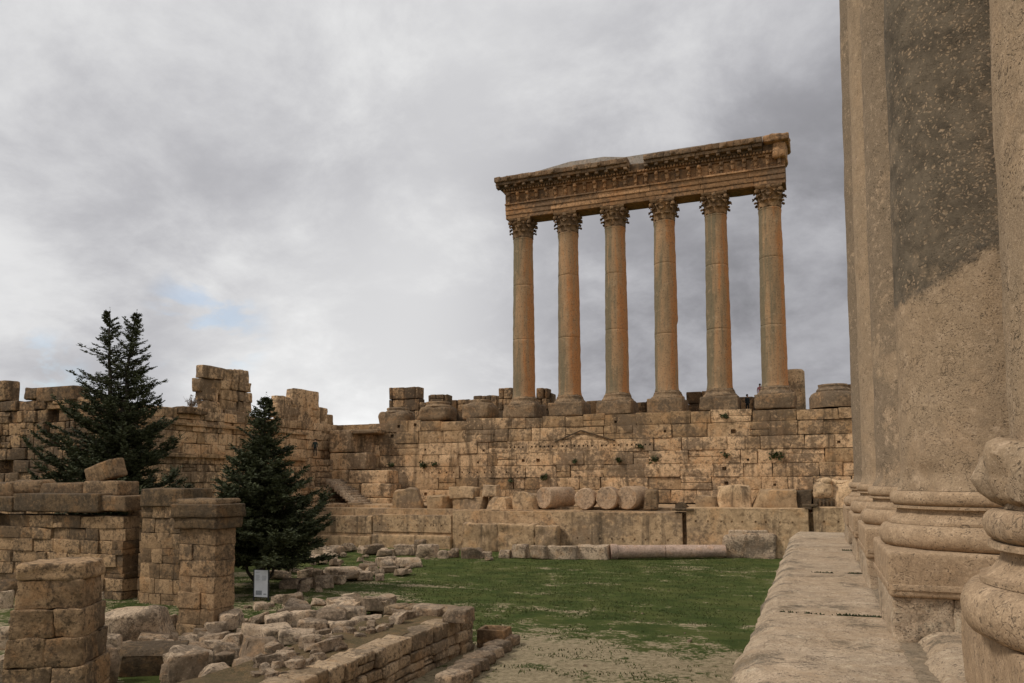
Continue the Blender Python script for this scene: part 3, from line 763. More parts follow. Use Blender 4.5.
# ------------------------------------------------------------------ generic single stones located by their outline
def stone_at(x0, y0, x1, y1, lab, z=ZL, mat='rubble', name='stone_block', cat='stone block', group=None, rz=None, r=.12, rough=.08, dep=.8, tilt=(0, 0), tone=None, n=3, jit=.05, Y=None, sink=.04, cuts=4):
    bt = atZ((x0+x1)/2, y1, z) if Y is None else atY((x0+x1)/2, y1, Y)
    if Y is not None: z = bt.z
    d = depth(bt); wd = (x1-x0)/FPX*d; dist = math.hypot(bt.x-CAM.x, bt.y)
    dp = wd*dep if wd < 2.2 else 1.6*dep
    k = abs(z)/dist if z < 0 else 0
    H = max(.12, (y1-y0)/FPX*d-dp*k*.8)
    fw = Vector((bt.x-CAM.x, bt.y, 0)).normalized()
    c = Vector((bt.x, bt.y, 0))+fw*dp*.5; a = rz if rz is not None else -math.atan2(fw.x, fw.y)+rnd.uniform(-.35, .35)
    mb = MB(); rock(mb, (0, 0, H/2-sink), (wd*1.02, dp, H*1.05+sink), 0, min(r*.5, .2*min(wd, H)), rough*1.1*min(wd, H), tone, n+2, jit*1.6, cuts=cuts)
    o = mb.build(name, M[mat]); o.location = (c.x, c.y, z); o.rotation_euler = (tilt[0], tilt[1], a)
    return tag(o, lab, cat, group)

# --- things on the terrace
def drum(x0, x1, yb, yt, lab, L=1.4, rz=.25, Y=60.2, z=-2.42, mat='drum'):
    b = atY((x0+x1)/2, yb, Y); d = depth(b); rad = (yb-yt)/FPX*d/2; mb = MB()
    n = 28; pr = [(0.02, -L/2), (rad*.93, -L/2), (rad, -L/2+.08), (rad*1.01, 0), (rad, L/2-.08), (rad*.93, L/2), (0.02, L/2)]
    lathe(mb, pr, n, rough=.07, fr=1.4, tone=rnd.uniform(.5, .9), cap=False)
    o = mb.build('column_drum', M[mat]); o.rotation_euler = (PI/2, 0, rz); o.location = (b.x, Y+L/2, z+rad*.98)
    return tag(o, lab, 'column drum', 'fallen column drums on the low terrace')
TZ = atY(650, 510, 60.2).z
drum(541, 560, 511, 489, 'leftmost pale drum of the four, its long dark side showing', 3.2, -.42, z=TZ)
drum(574, 594, 511, 490, 'second pale drum from the left, cracked round face', 1.4, .05, z=TZ)
drum(597, 617, 511, 488, 'third pale drum from the left, smooth tall round face', 1.4, -.1, z=TZ)
drum(619, 643, 511, 487, 'rightmost and largest pale drum with holes in its round face', 2.4, -.32, z=TZ)
for x0, y0, x1, y1, lab, r_, mt in (
    (389, 489, 426, 513, 'big rough pale boulder at the left end of the terrace beside the stairs', .5, 'mega'),
    (427, 495, 453, 515, 'upright brown block just right of the big rough boulder', .2, 'mega'),
    (454, 497, 487, 512, 'plain tan block on the terrace, left part of the run before the drums', .12, 'mega'),
    (487, 497, 515, 512, 'second tan block of the run before the drums', .12, 'mega'),
    (516, 492, 541, 512, 'rough fluted block touching the leftmost drum', .2, 'mega'),
    (452, 486, 478, 497, 'small rough block lying against the wall above the tan blocks', .15, 'mega'),
    (482, 485, 500, 496, 'pale small block against the wall foot under the dark niche', .15, 'mega'),
    (645, 489, 658, 509, 'broken pale stone leaning right of the largest drum', .2, 'mega'),
    (676, 502, 688, 510, 'small dark stone on the terrace over the megalith joint', .1, 'coping'),
    (696, 496, 719, 509, 'round pale boulder on the terrace between the dark stone and the rough block', .4, 'mega'),
    (719, 485, 751, 509, 'rough broken grey block with a hollow in its middle', .3, 'mega'),
    (753, 489, 795, 508, 'long squared tan block on the terrace', .1, 'mega'),
    (795, 490, 812, 508, 'dark grey block right of the long squared tan block', .15, 'coping'),
    (834, 480, 860, 508, 'pale leaning fragment beside the carved cornice stone', .25, 'mega')):
    stone_at(x0, y0, x1, y1, lab, Y=60.3, mat='coping' if 'largest drum' in lab else mt, r=r_, rz=rnd.uniform(-.15, .15), n=4)
# carved lion-head cornice stone
b = atY(824, 508, 60.2); root = empty('carved_cornice_stone', (b.x, 60.6, b.z)); tag(root, 'upright carved cornice fragment with a rounded head and a dark toothed foot', 'carved stone')
mb = MB(); rock(mb, (0, 0, 1.25), (1.35, 1.1, 1.3), .1, .45, .18, .7, 5, .03); rock(mb, (.05, .1, 1.9), (1.0, .9, .5), 0, .25, .12, .7, 4); mb.build('head', M['mega'], root)
mb = MB(); rock(mb, (0, 0, .33), (1.4, .9, .66), .1, .06, .04, .2, 3); mb.build('foot', M['coping'], root)
for k in range(5):
    mb = MB(); rock(mb, (0, 0, 0), (.13, .12, .4), 0, .03, .01, .2, 1); o = mb.build('tooth', M['coping'], root); o.location = (-.5+k*.25, -.50, .3)

# --- things at the foot of the megaliths
for x0, y0, x1, y1, lab, r_ in (
    (549, 546, 578, 559, 'pale moulded block, left half of the cracked pair left of the granite column', .08),
    (578, 545, 608, 559, 'pale moulded block touching the end of the fallen granite column', .08),
    (530, 545, 548, 559, 'pale rounded boulder left of the moulded blocks', .3),
    (511, 544, 529, 558, 'brown squared block left of the pale rounded boulder', .15),
    (500, 549, 511, 558, 'small tan block at the left of the brown squared block', .15),
    (784, 549, 799, 557, 'pale small stone at the far right corner of the lawn', .2)):
    stone_at(x0, y0, x1, y1, lab, r=r_, n=4, rz=.02, cuts=0 if 'moulded' in lab else 4, dep=.5 if 'moulded' in lab else .8)
b = atZ(749, 558, ZL); d = depth(b)
mb = MB(); rock(mb, (0, 0, .75), (3.5, 2.0, 1.8), 0, .3, .3, .45, 8, .05, cuts=0); rock(mb, (-.05, .1, 1.75), (2.7, 1.6, .4), 0, .1, .06, .85, 4)
o = mb.build('rough_block', M['rubble']); o.location = (b.x, b.y+1.0, ZL); tag(o, 'large rough stone block at the right end of the fallen granite column', 'stone block')
# fallen granite column
a, b = atZ(609, 559, ZL), atZ(724, 558, ZL); L = (b-a).length; rad = .46
ang = math.atan2(b.y-a.y, b.x-a.x)
root = empty('granite_column', (a.x, a.y+rad, ZL), ang); tag(root, 'fallen pink granite column shaft lying along the far edge of the lawn', 'column')
for i, (s0, s1) in enumerate(((.0, .47), (.475, 1.))):
    mb = MB(); pr = []
    z0, z1 = L*s0, L*s1
    if i == 0: pr += [(rad*1.12, z0), (rad*1.22, z0+.04), (rad*1.22, z0+.42), (rad*1.06, z0+.5)]
    N = 14; zz0 = z0+(.55 if i == 0 else 0)
    pr += [(rad*(1.05-.06*q/N)*(.97 if i == 1 else 1), zz0+(z1-zz0)*q/N) for q in range(N+1)]
    lathe(mb, pr, 24, rough=.015, tone=.5+.2*i)
    o = mb.build('shaft_piece', M['granite'], root); o.rotation_euler = (PI/2, 0, PI/2); o.location = (0, 0, rad)

# ------------------------------------------------------------------ far walls on the left
# west return wall running toward the podium
mb = MB()
def t2(u):
    y = 43+u
    return 6.3+.5*noise.noise(Vector((y*.35, 1, 0)))+(.4 if y > 60 else 0)
def tn2(u, z): return max(0, min(1, rnd.gauss(.62, .22)))
wall(mb, (-50, 43), (-50, 76), ZL-.3, [1.0]*4+[.9]*3+[.62, .85, .85, 1.0, 1.0, .8], 1.6, t2, .6, 1.7, .03, .055, .08, .10, .025, tonef=tn2, face=1, ragged=True)
wall(mb, (-49.75, 43), (-49.75, 66), 4.35, [.28], 1.4, 99, 1.5, 2.6, .02, .04, .03, .03, tonef=lambda a, b: .4, ragged=False)
wall(mb, (-49.6, 43), (-49.6, 66), 1.75, [.35], 1.4, 99, 1.5, 2.6, .02, .04, .03, .03, tonef=lambda a, b: .3, ragged=False)
box(mb, (-51.3, 60, -.3), (1.5, 31, 10.2), tone=.2)
tag(mb.build('enclosure_wall', M['wall']), 'high orange-tan wall with two string courses behind the two dark conifers', 'wall')
# far left wall
mb = MB()
def t1(u): return 6.4+.25*noise.noise(Vector((u*.5, 7, 0)))
sk = lambda u, z: (13.6 < u < 15.0 and 2.2 < z < 5.4) or (9.2 < u < 10.3 and .4 < z < 1.9) or (4.5 < u < 5.6 and 3.2 < z < 4.6)
wall(mb, (-70, 42), (-49.6, 42), ZL-.3, [.95]*12+[.8], 1.5, t1, .6, 1.8, .04, .07, .10, .12, .03, tonef=lambda u, z: max(0, min(1, rnd.gauss(.42, .22))), skip=sk)
box(mb, (-60, 43.6, -.2), (20.5, 1.5, 11.5), tone=.1)
tag(mb.build('ruined_wall', M['farwall']), 'tall pitted block wall at the far left edge with dark niches', 'wall')
def topblock(x0, y0, x1, y1, Y, lab, mat='farwall', X=None, dp=1.3):
    a = atY(x0, y1, Y) if X is None else atX(x0, y1, X); b = atY(x1, y1, Y) if X is None else atX(x1, y1, X)
    d = (depth(a)+depth(b))/2; H = (y1-y0)/FPX*d; wv = b-a; L = math.hypot(wv.x, wv.y)
    mb = MB(); rock(mb, (0, 0, H/2), (L*.97, dp, H+.1), 0, .12, .08, None, 3, .04)
    o = mb.build('wall_top_block', M[mat]); o.location = ((a.x+b.x)/2, (a.y+b.y)/2, min(a.z, b.z)); o.rotation_euler = (0, 0, math.atan2(wv.y, wv.x)); return tag(o, lab, 'stone block')
topblock(-4, 382, 12, 401, 42.6, 'square block on the far left wall top at the photo edge')
topblock(32, 388, 44, 399, 42.6, 'square block on the far left wall top, left of the longer block')
topblock(44, 387, 82, 400, 42.6, 'long low block on the far left wall top against the conifer', dp=1.5)
# towers standing on the enclosure wall
def tower(name, X, cols, lab):
    mb = MB()
    for x0, y0, x1, y1, nc in cols:
        a, b = atX(x0, y1, X), atX(x1, y1, X); d = (depth(a)+depth(b))/2; H = (y1-y0)/FPX*d
        z = min(a.z, b.z)-.3; H += .3; L = b.y-a.y
        for k in range(nc):
            h = H/nc; off_ = rnd.uniform(-.12, .12)
            parts_ = [(0, 1)] if rnd.random() < .4 else [(0, rnd.uniform(.35, .65))]
            if parts_[0][1] < 1: parts_.append((parts_[0][1], 1))
            for s0, s1 in parts_:
                rock(mb, (X-.45+rnd.uniform(-.1, .1), a.y+L*(s0+s1)/2+off_, z+h*(k+.5)), (.9, L*(s1-s0)*.98, h*.97), 0, .09, .10, rnd.gauss(.5, .2), 3, .04)
    return tag(mb.build(name, M['wall']), lab, 'ruined pier')
tower('ruined_pier', -50, [(202, 364, 223, 388, 2), (204, 388, 220, 409, 2), (224, 368, 240, 378, 1), (222, 378, 238, 407, 3), (240, 369, 249, 381, 1), (239, 381, 251, 408, 3), (203, 407, 250, 416, 1)], 'tall split pier of stacked blocks rising above the wall between the two conifers')
tower('ruined_pier', -50, [(279, 395, 293, 404, 1), (293, 388, 319, 403, 1), (276, 403, 290, 414, 1), (290, 403, 313, 413, 1), (281, 413, 313, 424, 1), (311, 406, 328, 424, 2), (313, 413, 334, 430, 2)], 'stepped pier of big blocks on the wall right of the smaller conifer')
for x0, y0, x1, y1, lab in ((177, 407, 189, 413, 'rounded stone on the wall top just right of the bigger conifer'), (189, 408, 203, 414, 'rounded stone on the wall top beside the tall split pier')):
    topblock(x0, y0, x1, y1, 0, lab, X=-50)
# dry shrub on wall top
def twigs(loc, h, n, mat, seed, name, lab, cat, spread=.6, leaf=.04):
    rs = random.Random(seed); mb = MB()
    for i in range(n):
        a = rs.uniform(0, 2*PI); l = h*rs.uniform(.5, 1); d = Vector((math.cos(a)*spread*rs.random(), math.sin(a)*spread*rs.random(), 1)).normalized()
        p = Vector((rs.uniform(-.2, .2)*h, rs.uniform(-.2, .2)*h, 0)); q = p+d*l
        tube(mb, p, q, .012, .006, 3, rs.random())
        for k in range(6):
            c = p.lerp(q, rs.uniform(.3, 1)); v = Vector((rs.gauss(0, 1), rs.gauss(0, 1), rs.gauss(0, .7)))*leaf*1.5; w_ = Vector((rs.gauss(0, 1), rs.gauss(0, 1), rs.gauss(0, 1)))*leaf
            mb.add([c-v, c+w_, c+v], [(0, 1, 2)], rs.random())
    o = mb.build(name, mat, smooth=False); o.location = loc; return tag(o, lab, cat)
twigs(atX(192, 409, -50.5), 1.3, 70, M['dryweed'], 3, 'dry_shrub', 'thin dry shrub on the wall top left of the tall split pier', 'shrub', .8)

# corner masses where the return wall meets the podium
mb = MB()
A, B_ = atY(331, 452, 68.6), atY(365, 452, 68.6)
def cblock(x0, y0, x1, y1, Y, tone=None, dp=2.2, r=.12, rough=.08):
    a, b = atY(x0, y1, Y), atY(x1, y0, Y)
    rock(mb, ((a.x+b.x)/2, Y+dp/2, (a.z+b.z)/2), (abs(b.x-a.x)*.985, dp, abs(b.z-a.z)*.98), 0, r, rough, tone, 4, .01)
cblock(329, 429, 351, 452.5, 68.2, .8); cblock(351, 429, 378, 434, 68.4, .35); cblock(351, 434, 372, 453, 69.4, .5, 1)
cblock(329, 452.5, 367, 470, 68.0, .75); cblock(328, 470, 348, 486, 67.8, .5); cblock(348, 470, 388, 483.5, 67.2, .6); cblock(343, 483.5, 360, 498, 67., .4); cblock(361, 483.5, 391, 498, 66.6, .55)
cblock(365, 498, 389, 512, 66.2, .45)
tag(mb.build('corner_masonry', M['wall']), 'huge stacked corner blocks with a hollow, at the left end of the podium wall', 'masonry')
mb = MB()
a, b = atY(268, 457, 67.6), atY(331, 457, 67.6)
wall(mb, (a.x, 67.6), (b.x, 67.6), ZL, [.75]*2+[.62]*10, 2.4, a.z+.05, .5, 1.3, .03, .06, .04, .08, .02, ragged=False, tonef=lambda u, z: rnd.gauss(.65, .18))
wall(mb, (a.x, 65.4), (b.x+1.2, 65.4), ZL, [.7]*8, 2.2, atY(300, 488, 65.4).z, .8, 2.0, .03, .07, .05, .08, .02, ragged=False, tonef=lambda u, z: rnd.gauss(.6, .2))
wall(mb, (a.x, 63.0), (b.x+3.0, 63.0), ZL, [.85]*5, 2.4, atY(300, 500, 63.).z, .9, 2.4, .03, .09, .06, .10, .02, ragged=False, tonef=lambda u, z: rnd.gauss(.55, .2))
tag(mb.build('stepped_masonry', M['wall']), 'stepped mass of small pale blocks below the person on the corner landing', 'masonry')
# flight of stairs descending to the right
p0 = atY(331, 478, 66.6); p1 = atY(374, 514, 62.4)
root = empty('stone_stairs', (p0.x, p0.y, p0.z)); tag(root, 'worn stone stairs descending to the right in front of the corner masonry', 'stairs')
NS = 15
for k in range(NS):
    t = (k+.5)/NS; p = p0.lerp(p1, t); mb = MB()
    rock(mb, (0, 0, 0), (.9, 2.0, .55), 0, .05, .04, rnd.uniform(.5, .9), 2, .01)
    o = mb.build('step', M['rubble'], root); o.location = (p-p0)+Vector((0, .6, -.3))
for x0, y0, x1, y1, lab, Y in ((331, 503, 347, 513, 'small tan block at the foot of the stairs, left one', 62), (347, 502, 366, 513, 'squared tan block at the foot of the stairs, right one', 61.8), (377, 505, 388, 512, 'round pale stone between the stairs and the big rough boulder', 61.8)):
    stone_at(x0, y0, x1, y1, lab, Y=Y, mat='mega', r=.15)

# ------------------------------------------------------------------ people
def person(loc, rz, h, top, bottom, lab, seed=0):
    root = empty('person', loc, rz); tag(root, lab, 'person'); s = h/1.75
    V = [(0, 0, .95), (0, 0, 1.15), (0, 0, 1.38), (0, 0, 1.50), (0, -.01, 1.62), (0, -.01, 1.70),
         (.19, 0, 1.40), (.25, .02, 1.12), (.24, -.06, .88), (-.19, 0, 1.40), (-.25, .02, 1.12), (-.24, -.06, .88),
         (.10, 0, .90), (.11, -.02, .50), (.11, .02, .08), (.12, -.10, .04), (-.10, 0, .90), (-.12, .04, .50), (-.12, .08, .08), (-.13, -.02, .04)]
    E = [(0, 1), (1, 2), (2, 3), (3, 4), (4, 5), (2, 6), (6, 7), (7, 8), (2, 9), (9, 10), (10, 11), (0, 12), (12, 13), (13, 14), (14, 15), (0, 16), (16, 17), (17, 18), (18, 19)]
    rad = [.15, .14, .16, .06, .09, .085, .065, .05, .04, .065, .05, .04, .09, .065, .05, .04, .09, .065, .05, .04]
    me = bpy.data.meshes.new('body'); me.from_pydata([tuple(c*s for c in v) for v in V], E, []); me.materials.append(M[top]); me.materials.append(M[bottom]); me.materials.append(M['skin'])
    o = bpy.data.objects.new('body', me); col.objects.link(o); o.parent = root
    sk_ = o.modifiers.new('skin', 'SKIN'); o.modifiers.new('sub', 'SUBSURF').levels = 1
    for i, r_ in enumerate(rad): me.skin_vertices[0].data[i].radius = (r_*s, r_*s*(.75 if i < 3 else 1))
    me.skin_vertices[0].data[0].use_root = True
    dg = bpy.context.evaluated_depsgraph_get(); ev = o.evaluated_get(dg); nm = bpy.data.meshes.new_from_object(ev)
    o.modifiers.clear(); o.data = nm
    nm.materials.clear()
    for k in (top, bottom, 'skin'): nm.materials.append(M[k])
    for p in nm.polygons:
        z = p.center.z/s; p.material_index = 2 if z > 1.50 or (z < .92 and abs(p.center.x) > .2*s) else (1 if z < .96 else 0); p.use_smooth = True
    mb = MB(); lathe(mb, [(.03, 1.80), (.08, 1.78), (.105, 1.72), (.10, 1.64), (.07, 1.60)][::-1], 12, tone=.4, cap=True)
    mb.v = [(x*s, (y+.02)*s, z*s) for x, y, z in mb.v]; mb.build('hair', M['hair'], root)
    return root
p = atY(315, 458, 67.0); person((p.x, 67.0, atY(300, 457, 67.6).z+.02), .3, 1.75, 'green_cloth', 'dark_cloth', 'person in dark clothes standing on the corner landing above the stairs')
p = atY(747.5, 406, 73.2); person((p.x, 73.2, 5.66), .8, 1.7, 'dark_cloth', 'dark_cloth', 'person in black between the fifth and sixth tall columns')
p = atY(794, 406, 74.6); person((p.x, 74.6, 5.66), -.8, 1.75, 'dark_cloth', 'dark_cloth', 'person in black right of the rightmost tall column')
p = atY(760, 392, 74.3); person((p.x, 74.3, atY(760, 402, 74.3).z), 0, 1.65, 'pink_cloth', 'dark_cloth', 'person in pink half hidden by the foot of the rightmost tall column')
mb = MB(); rock(mb, (p.x, 74.3, (5.4+atY(760, 402, 74.3).z)/2-.02), (1.2, 1.2, atY(760, 402, 74.3).z-5.4), 0, .08, .05, .4, 2); tag(mb.build('stone_block', M['pedestal']), 'block behind the rightmost tall column on which the person in pink stands', 'stone block')

# ------------------------------------------------------------------ conifers
def conifer(loc, H, tips, rad, seed, lab, trunk_bare=.06, nb=150, pw=.9, up0=-.05):
    rs = random.Random(seed); root = empty('conifer_tree', loc); tag(root, lab, 'tree')
    tr = MB(); cr = MB()
    def twig(p, d, l, sc):
        # flat spray of needles: main axis with side sprays
        side = d.cross(Vector((0, 0, 1)))
        if side.length < .1: side = Vector((1, 0, 0))
        side.normalize(); up = side.cross(d)
        n = max(3, int(l/.085))
        for i in range(n):
            t = (i+.5)/n; c = p+d*l*t
            for s_ in (-1, 1):
                a = (d*rs.uniform(.5, .9)+side*s_*rs.uniform(.5, 1.)+up*rs.uniform(-.45, .45)).normalized()
                L = sc*rs.uniform(.6, 1.2)*(1.1-t*.6); w_ = a.cross(Vector((rs.gauss(0, 1), rs.gauss(0, 1), rs.gauss(0, 1))))
                if w_.length < 1e-3: continue
                w_.normalize(); w_ *= L*rs.uniform(.16, .26)
                cr.add([c, c+a*L*.5+w_, c+a*L, c+a*L*.5-w_], [(0, 1, 2, 3)], rs.random())
    for ti, (tx, ty, th, split) in enumerate(tips):
        base = Vector((0, 0, 0)); top = Vector((tx, ty, H*th)); knee = Vector((tx*.15, ty*.15, H*split))
        pts = []
        N = 16
        for i in range(N+1):
            t = i/N; z = H*th*t
            f = 0 if z < H*split else ((z-H*split)/(H*th-H*split))**.8
            pts.append(Vector((tx*(f), ty*f, z))+Vector((rs.gauss(0, .04), rs.gauss(0, .04), 0)))
        for i in range(N): tube(tr, pts[i], pts[i+1], .26*(1-i/N)**.8*H/15+.015, .26*(1-(i+1)/N)**.8*H/15+.015, 7)
        nbr = int(nb*th)
        for k in range(nbr):
            t = trunk_bare+(1-trunk_bare)*((k+rs.random())/nbr)**1.18; z = t*H*th
            i = min(N-1, int(t*N)); p = pts[i].lerp(pts[i+1], t*N-i)
            a = rs.uniform(0, 2*PI) if ti == 0 else rs.gauss(math.atan2(ty, tx), 1.3)
            prof = (1-t)**pw*(1 if t > .2 else .78+.22*t/.2)
            clump = .78+.5*noise.noise(Vector((math.cos(a)*1.3, math.sin(a)*1.3, t*5+seed)))+.12
            L = rad*prof*rs.uniform(.6, 1.12)*clump+.12
            if rs.random() < .14: L *= 1.15
            rise = up0+.6*t+rs.gauss(0, .14)
            d = Vector((math.cos(a), math.sin(a), rise)).normalized()
            seg = max(3, int(L/.45)); q = p.copy(); dd = d.copy()
            for j in range(seg):
                l = L/seg; nq = q+dd*l; u = j/seg
                tube(tr, q, nq, .045*(1-u)*L/4+.012, .045*(1-u-1/seg)*L/4+.010, 4)
                nn = (4 if u < .25 else 7) if t < .75 else 4
                for e in range(nn):
                    sd = dd.cross(Vector((0, 0, 1))).normalized()*rs.choice((-1, 1))
                    td = (dd*rs.uniform(.5, 1.1)+sd*rs.uniform(.2, 1.)+Vector((0, 0, rs.uniform(-.35, .30)))).normalized()
                    twig(q.lerp(nq, rs.random()), td, rs.uniform(.35, .85)*(.3+.95*(1-t)), .29*(.6+.45*(1-t)))
                dd = (dd+Vector((rs.gauss(0, .16), rs.gauss(0, .16), -.03+.16*u+.05*t))).normalized(); q = nq
            twig(q, dd, .5*(.3+.8*(1-t)), .22)
        twig(pts[-1]-Vector((0, 0, .9)), Vector((0, 0, 1)), 1.3, .17)
    tr.build('trunk', M['bark'], root); cr.build('crown', M['needle'], root, smooth=False)
    return root
b = atZ(122, 574, ZL); dtr = 47.; b = atD(113, 480, dtr); b.z = ZL
H1 = atD(110, 310, dtr).z-ZL
conifer(b, H1, [(-.75, 0, 1.0, .45), (1.15, .2, .985, .42)], 5.9, 4, 'larger dark conifer with twin tips rising behind the ruined walls', .03, 240, .85, .06)
b = atD(262, 480, 41.); b.z = ZL; H2 = atD(266, 399, 41.).z-ZL
t2_ = conifer(b, H2, [(.15, 0, 1.0, .3), (-.5, .3, .78, .12)], 4.6, 9, 'smaller single-tipped dark conifer with bare forked trunk behind the information sign', .17, 255, .92, .0)
mb = MB()
for dx, dy, hh in ((-.9, -.3, 2.1), (.5, -.4, 2.2), (-.4, .3, 2.4), (.95, .1, 1.9)):
    a = Vector((0, 0, .15)); m1 = Vector((dx*.75, dy*.6, hh*.45)); m2 = Vector((dx, dy, hh))
    tube(mb, a, m1, .11, .08, 7); tube(mb, m1, m2, .08, .05, 7)
mb.build('lower_limb', M['bark'], t2_)

# ------------------------------------------------------------------ ruins at the left, middle distance
# wall with dark coping slabs
mb = MB(); R1Y = 28.9
aL, aR = atY(-30, 595, R1Y), atY(122, 595, R1Y)
zt = atY(50, 512, R1Y).z
wall(mb, (aL.x, R1Y), (aR.x, R1Y), ZL-.2, [.52, .62, .58, .6, .66, .58, .62, .5], 1.1, zt+.1, .5, 1.9, .015, .022, .06, .07, .03, ragged=False, tonef=lambda u, z: rnd.gauss(.5, .4), miss=.03)
box(mb, ((aL.x+aR.x)/2, R1Y+.9, (ZL+zt)/2-.1), (aR.x-aL.x-.2, .5, zt-ZL-.2), tone=.1)
aa, bb = atY(112, 520, R1Y+.5), atY(140, 520, R1Y+1.5)
wall(mb, (aa.x, R1Y+1.4), (bb.x, R1Y+1.4), ZL-.2, [.55]*8, 1., atY(120, 508, R1Y+1.4).z, .5, 1.2, .03, .05, .03, .05, .02, ragged=False)
tag(mb.build('ruined_wall', M['ruin']), 'low brown block wall under dark coping slabs at the left edge', 'wall')
def cop(x0, y0, x1, y1, Y, lab, dp=1.5, r=.08, mat='coping', tilt=(0, 0), rough=.06, n=4):
    a, b = atY(x0, y1, Y), atY(x1, y0, Y); H = b.z-a.z; mb = MB()
    rock(mb, (0, 0, 0), (b.x-a.x, dp, H), 0, r, rough, rnd.uniform(.2, .7), n, .015)
    o = mb.build('coping_slab', M[mat]); o.location = ((a.x+b.x)/2, Y+dp/2, (a.z+b.z)/2+.006); o.rotation_euler = (tilt[0], tilt[1], 0); return tag(o, lab, 'stone slab')
cop(-30, 497, 12, 511.5, R1Y-.25, 'brown coping slab at the left edge of the photo')
cop(12, 494, 98, 511.5, R1Y-.32, 'long dark coping slab on the low left wall')
cop(95, 496, 126, 511, R1Y-.15, 'pale broken coping block right of the long dark slab', mat='ruin')
cop(-30, 482, 12, 497, R1Y+.4, 'rough brown stone behind the left coping slab', 1.2, .2, 'ruin')
cop(10, 480, 40, 495, R1Y+.5, 'rough grey boulder on top of the left coping', 1.2, .3, 'ruin')
cop(38, 483, 82, 496, R1Y+.6, 'flat earthy stone on the low left wall beneath the tilted block', 1.6, .15, 'ruin')
cop(82, 481, 118, 496, R1Y+.5, 'squared brown block directly under the tilted block', 1.4, .12, 'ruin')
o = cop(84, 462, 112, 481, R1Y+.7, 'tilted pale block perched on top of the low left wall', 1.0, .12, 'ruin', (.1, -.28)); o.location.z -= .03
# pier behind, with moulded cap
P3Y = 28.6
mb = MB(); a, b = atY(139, 598, P3Y), atY(172, 598, P3Y); zt3 = atY(150, 507, P3Y).z
wall(mb, (a.x, P3Y), (b.x+.4, P3Y), ZL-.2, [.62, .7, .72, .68, .74, .7, .62], 1.5, zt3+.3, .6, 1.2, .012, .02, .05, .03, .01, ragged=False, tonef=lambda u, z: rnd.gauss(.5, .3))
wall(mb, (a.x-.9, P3Y+.7), (a.x, P3Y+.7), ZL-.2, [.6]*7, 1.5, zt3-.2, .6, 1.0, .025, .05, .03, .03, ragged=False)
tag(mb.build('stone_pier', M['ruin']), 'tall block pier seen left of and behind the free-standing capped pier', 'pier')
cop(139, 489, 185, 507, P3Y-.15, 'weathered cap slab on the pier behind the free-standing one', 1.8)
# free-standing pier
px0, px1, py0, py1 = atZ(177, 636, ZL).x, atZ(216, 639, ZL).x, 23.2, 24.9
px1 = atY(214, 600, py0).x; py1 = 24.3; px0 = atY(178, 600, py0).x
mb = MB(); hs = [.50, .62, .60, .66, .60, .62, .64, .40]; z = ZL-.15
zt4 = atY(200, 529, py0).z
z = ZL-.2; hh = (zt4-z)/7
for k in range(7):
    sp = px0+(px1-px0)*rnd.choice((.35, .5, .62)); h = hh
    e = .10 if k == 0 else 0
    rr_ = [((px0+sp)/2, sp-px0), ((sp+px1)/2, px1-sp)] if k not in (6, 4) else [((px0+px1)/2, px1-px0)]
    for cx_, wx in rr_:
        rock(mb, (cx_, (py0+py1)/2, z+h/2), (wx-.008+e, py1-py0+rnd.uniform(-.05, .05), h-.006), 0, .022, .045, rnd.gauss(.6, .22), 3, .01)
    z += h
tag(mb.build('stone_pier', M['ruin']), 'free-standing square pier of brown blocks with an overhanging dark cap', 'pier')
mb = MB()
rock(mb, ((px0+px1)/2, (py0+py1)/2, z+.22), (px1-px0+.35, py1-py0+.35, .43), 0, .06, .05, .4, 4, .01)
rock(mb, ((px0+px1)/2, (py0+py1)/2, z+.68), (px1-px0+.5, py1-py0+.5, .5), 0, .06, .05, .25, 4, .01)
rock(mb, ((px0+px1)/2-.1, (py0+py1)/2+.1, z+1.0), (px1-px0+.2, py1-py0+.3, .24), 0, .1, .06, .8, 4, .03)
tag(mb.build('cap_slab', M['coping']), 'heavy two-tier dark cap resting on the free-standing pier', 'stone slab')
# near pier bottom left
mb = MB(); c0 = Vector((-20.45, 14.95)); z = ZL-.3
rows = [(3.0, .75), (2.9, .72), (2.75, .72), (2.6, .72), (2.35, .74)]
zt5 = -2.12; sc = (zt5-z-.42)/sum(r_[1] for r_ in rows); rz_ = .5
for k, (wd, h) in enumerate(rows):
    h *= sc; wd *= .66; sp = rnd.choice((.35, .6, .5))
    for s0, s1 in ((0, sp), (sp, 1)):
        cx_ = (s0+s1)/2*wd-wd/2
        v = Matrix.Rotation(rz_, 2) @ Vector((cx_, 0))
        rock(mb, (c0.x+v.x, c0.y+v.y, z+h/2), ((s1-s0)*wd-.008, wd*.9, h-.006), rz_, .03, .07, rnd.gauss(.6, .2), 4, .012)
    z += h
tag(mb.build('stone_pier', M['ruin']), 'broken block pier at the bottom left corner of the photo', 'pier')
mb = MB()
v = Matrix.Rotation(rz_, 2) @ Vector((.03, 0)); rock(mb, (c0.x+v.x, c0.y+v.y, z+.21), (1.62, 1.42, .44), rz_, .07, .08, .9, 5, .02)
tag(mb.build('cap_slab', M['ruin']), 'pale rough top block lying on the bottom left pier', 'stone slab')

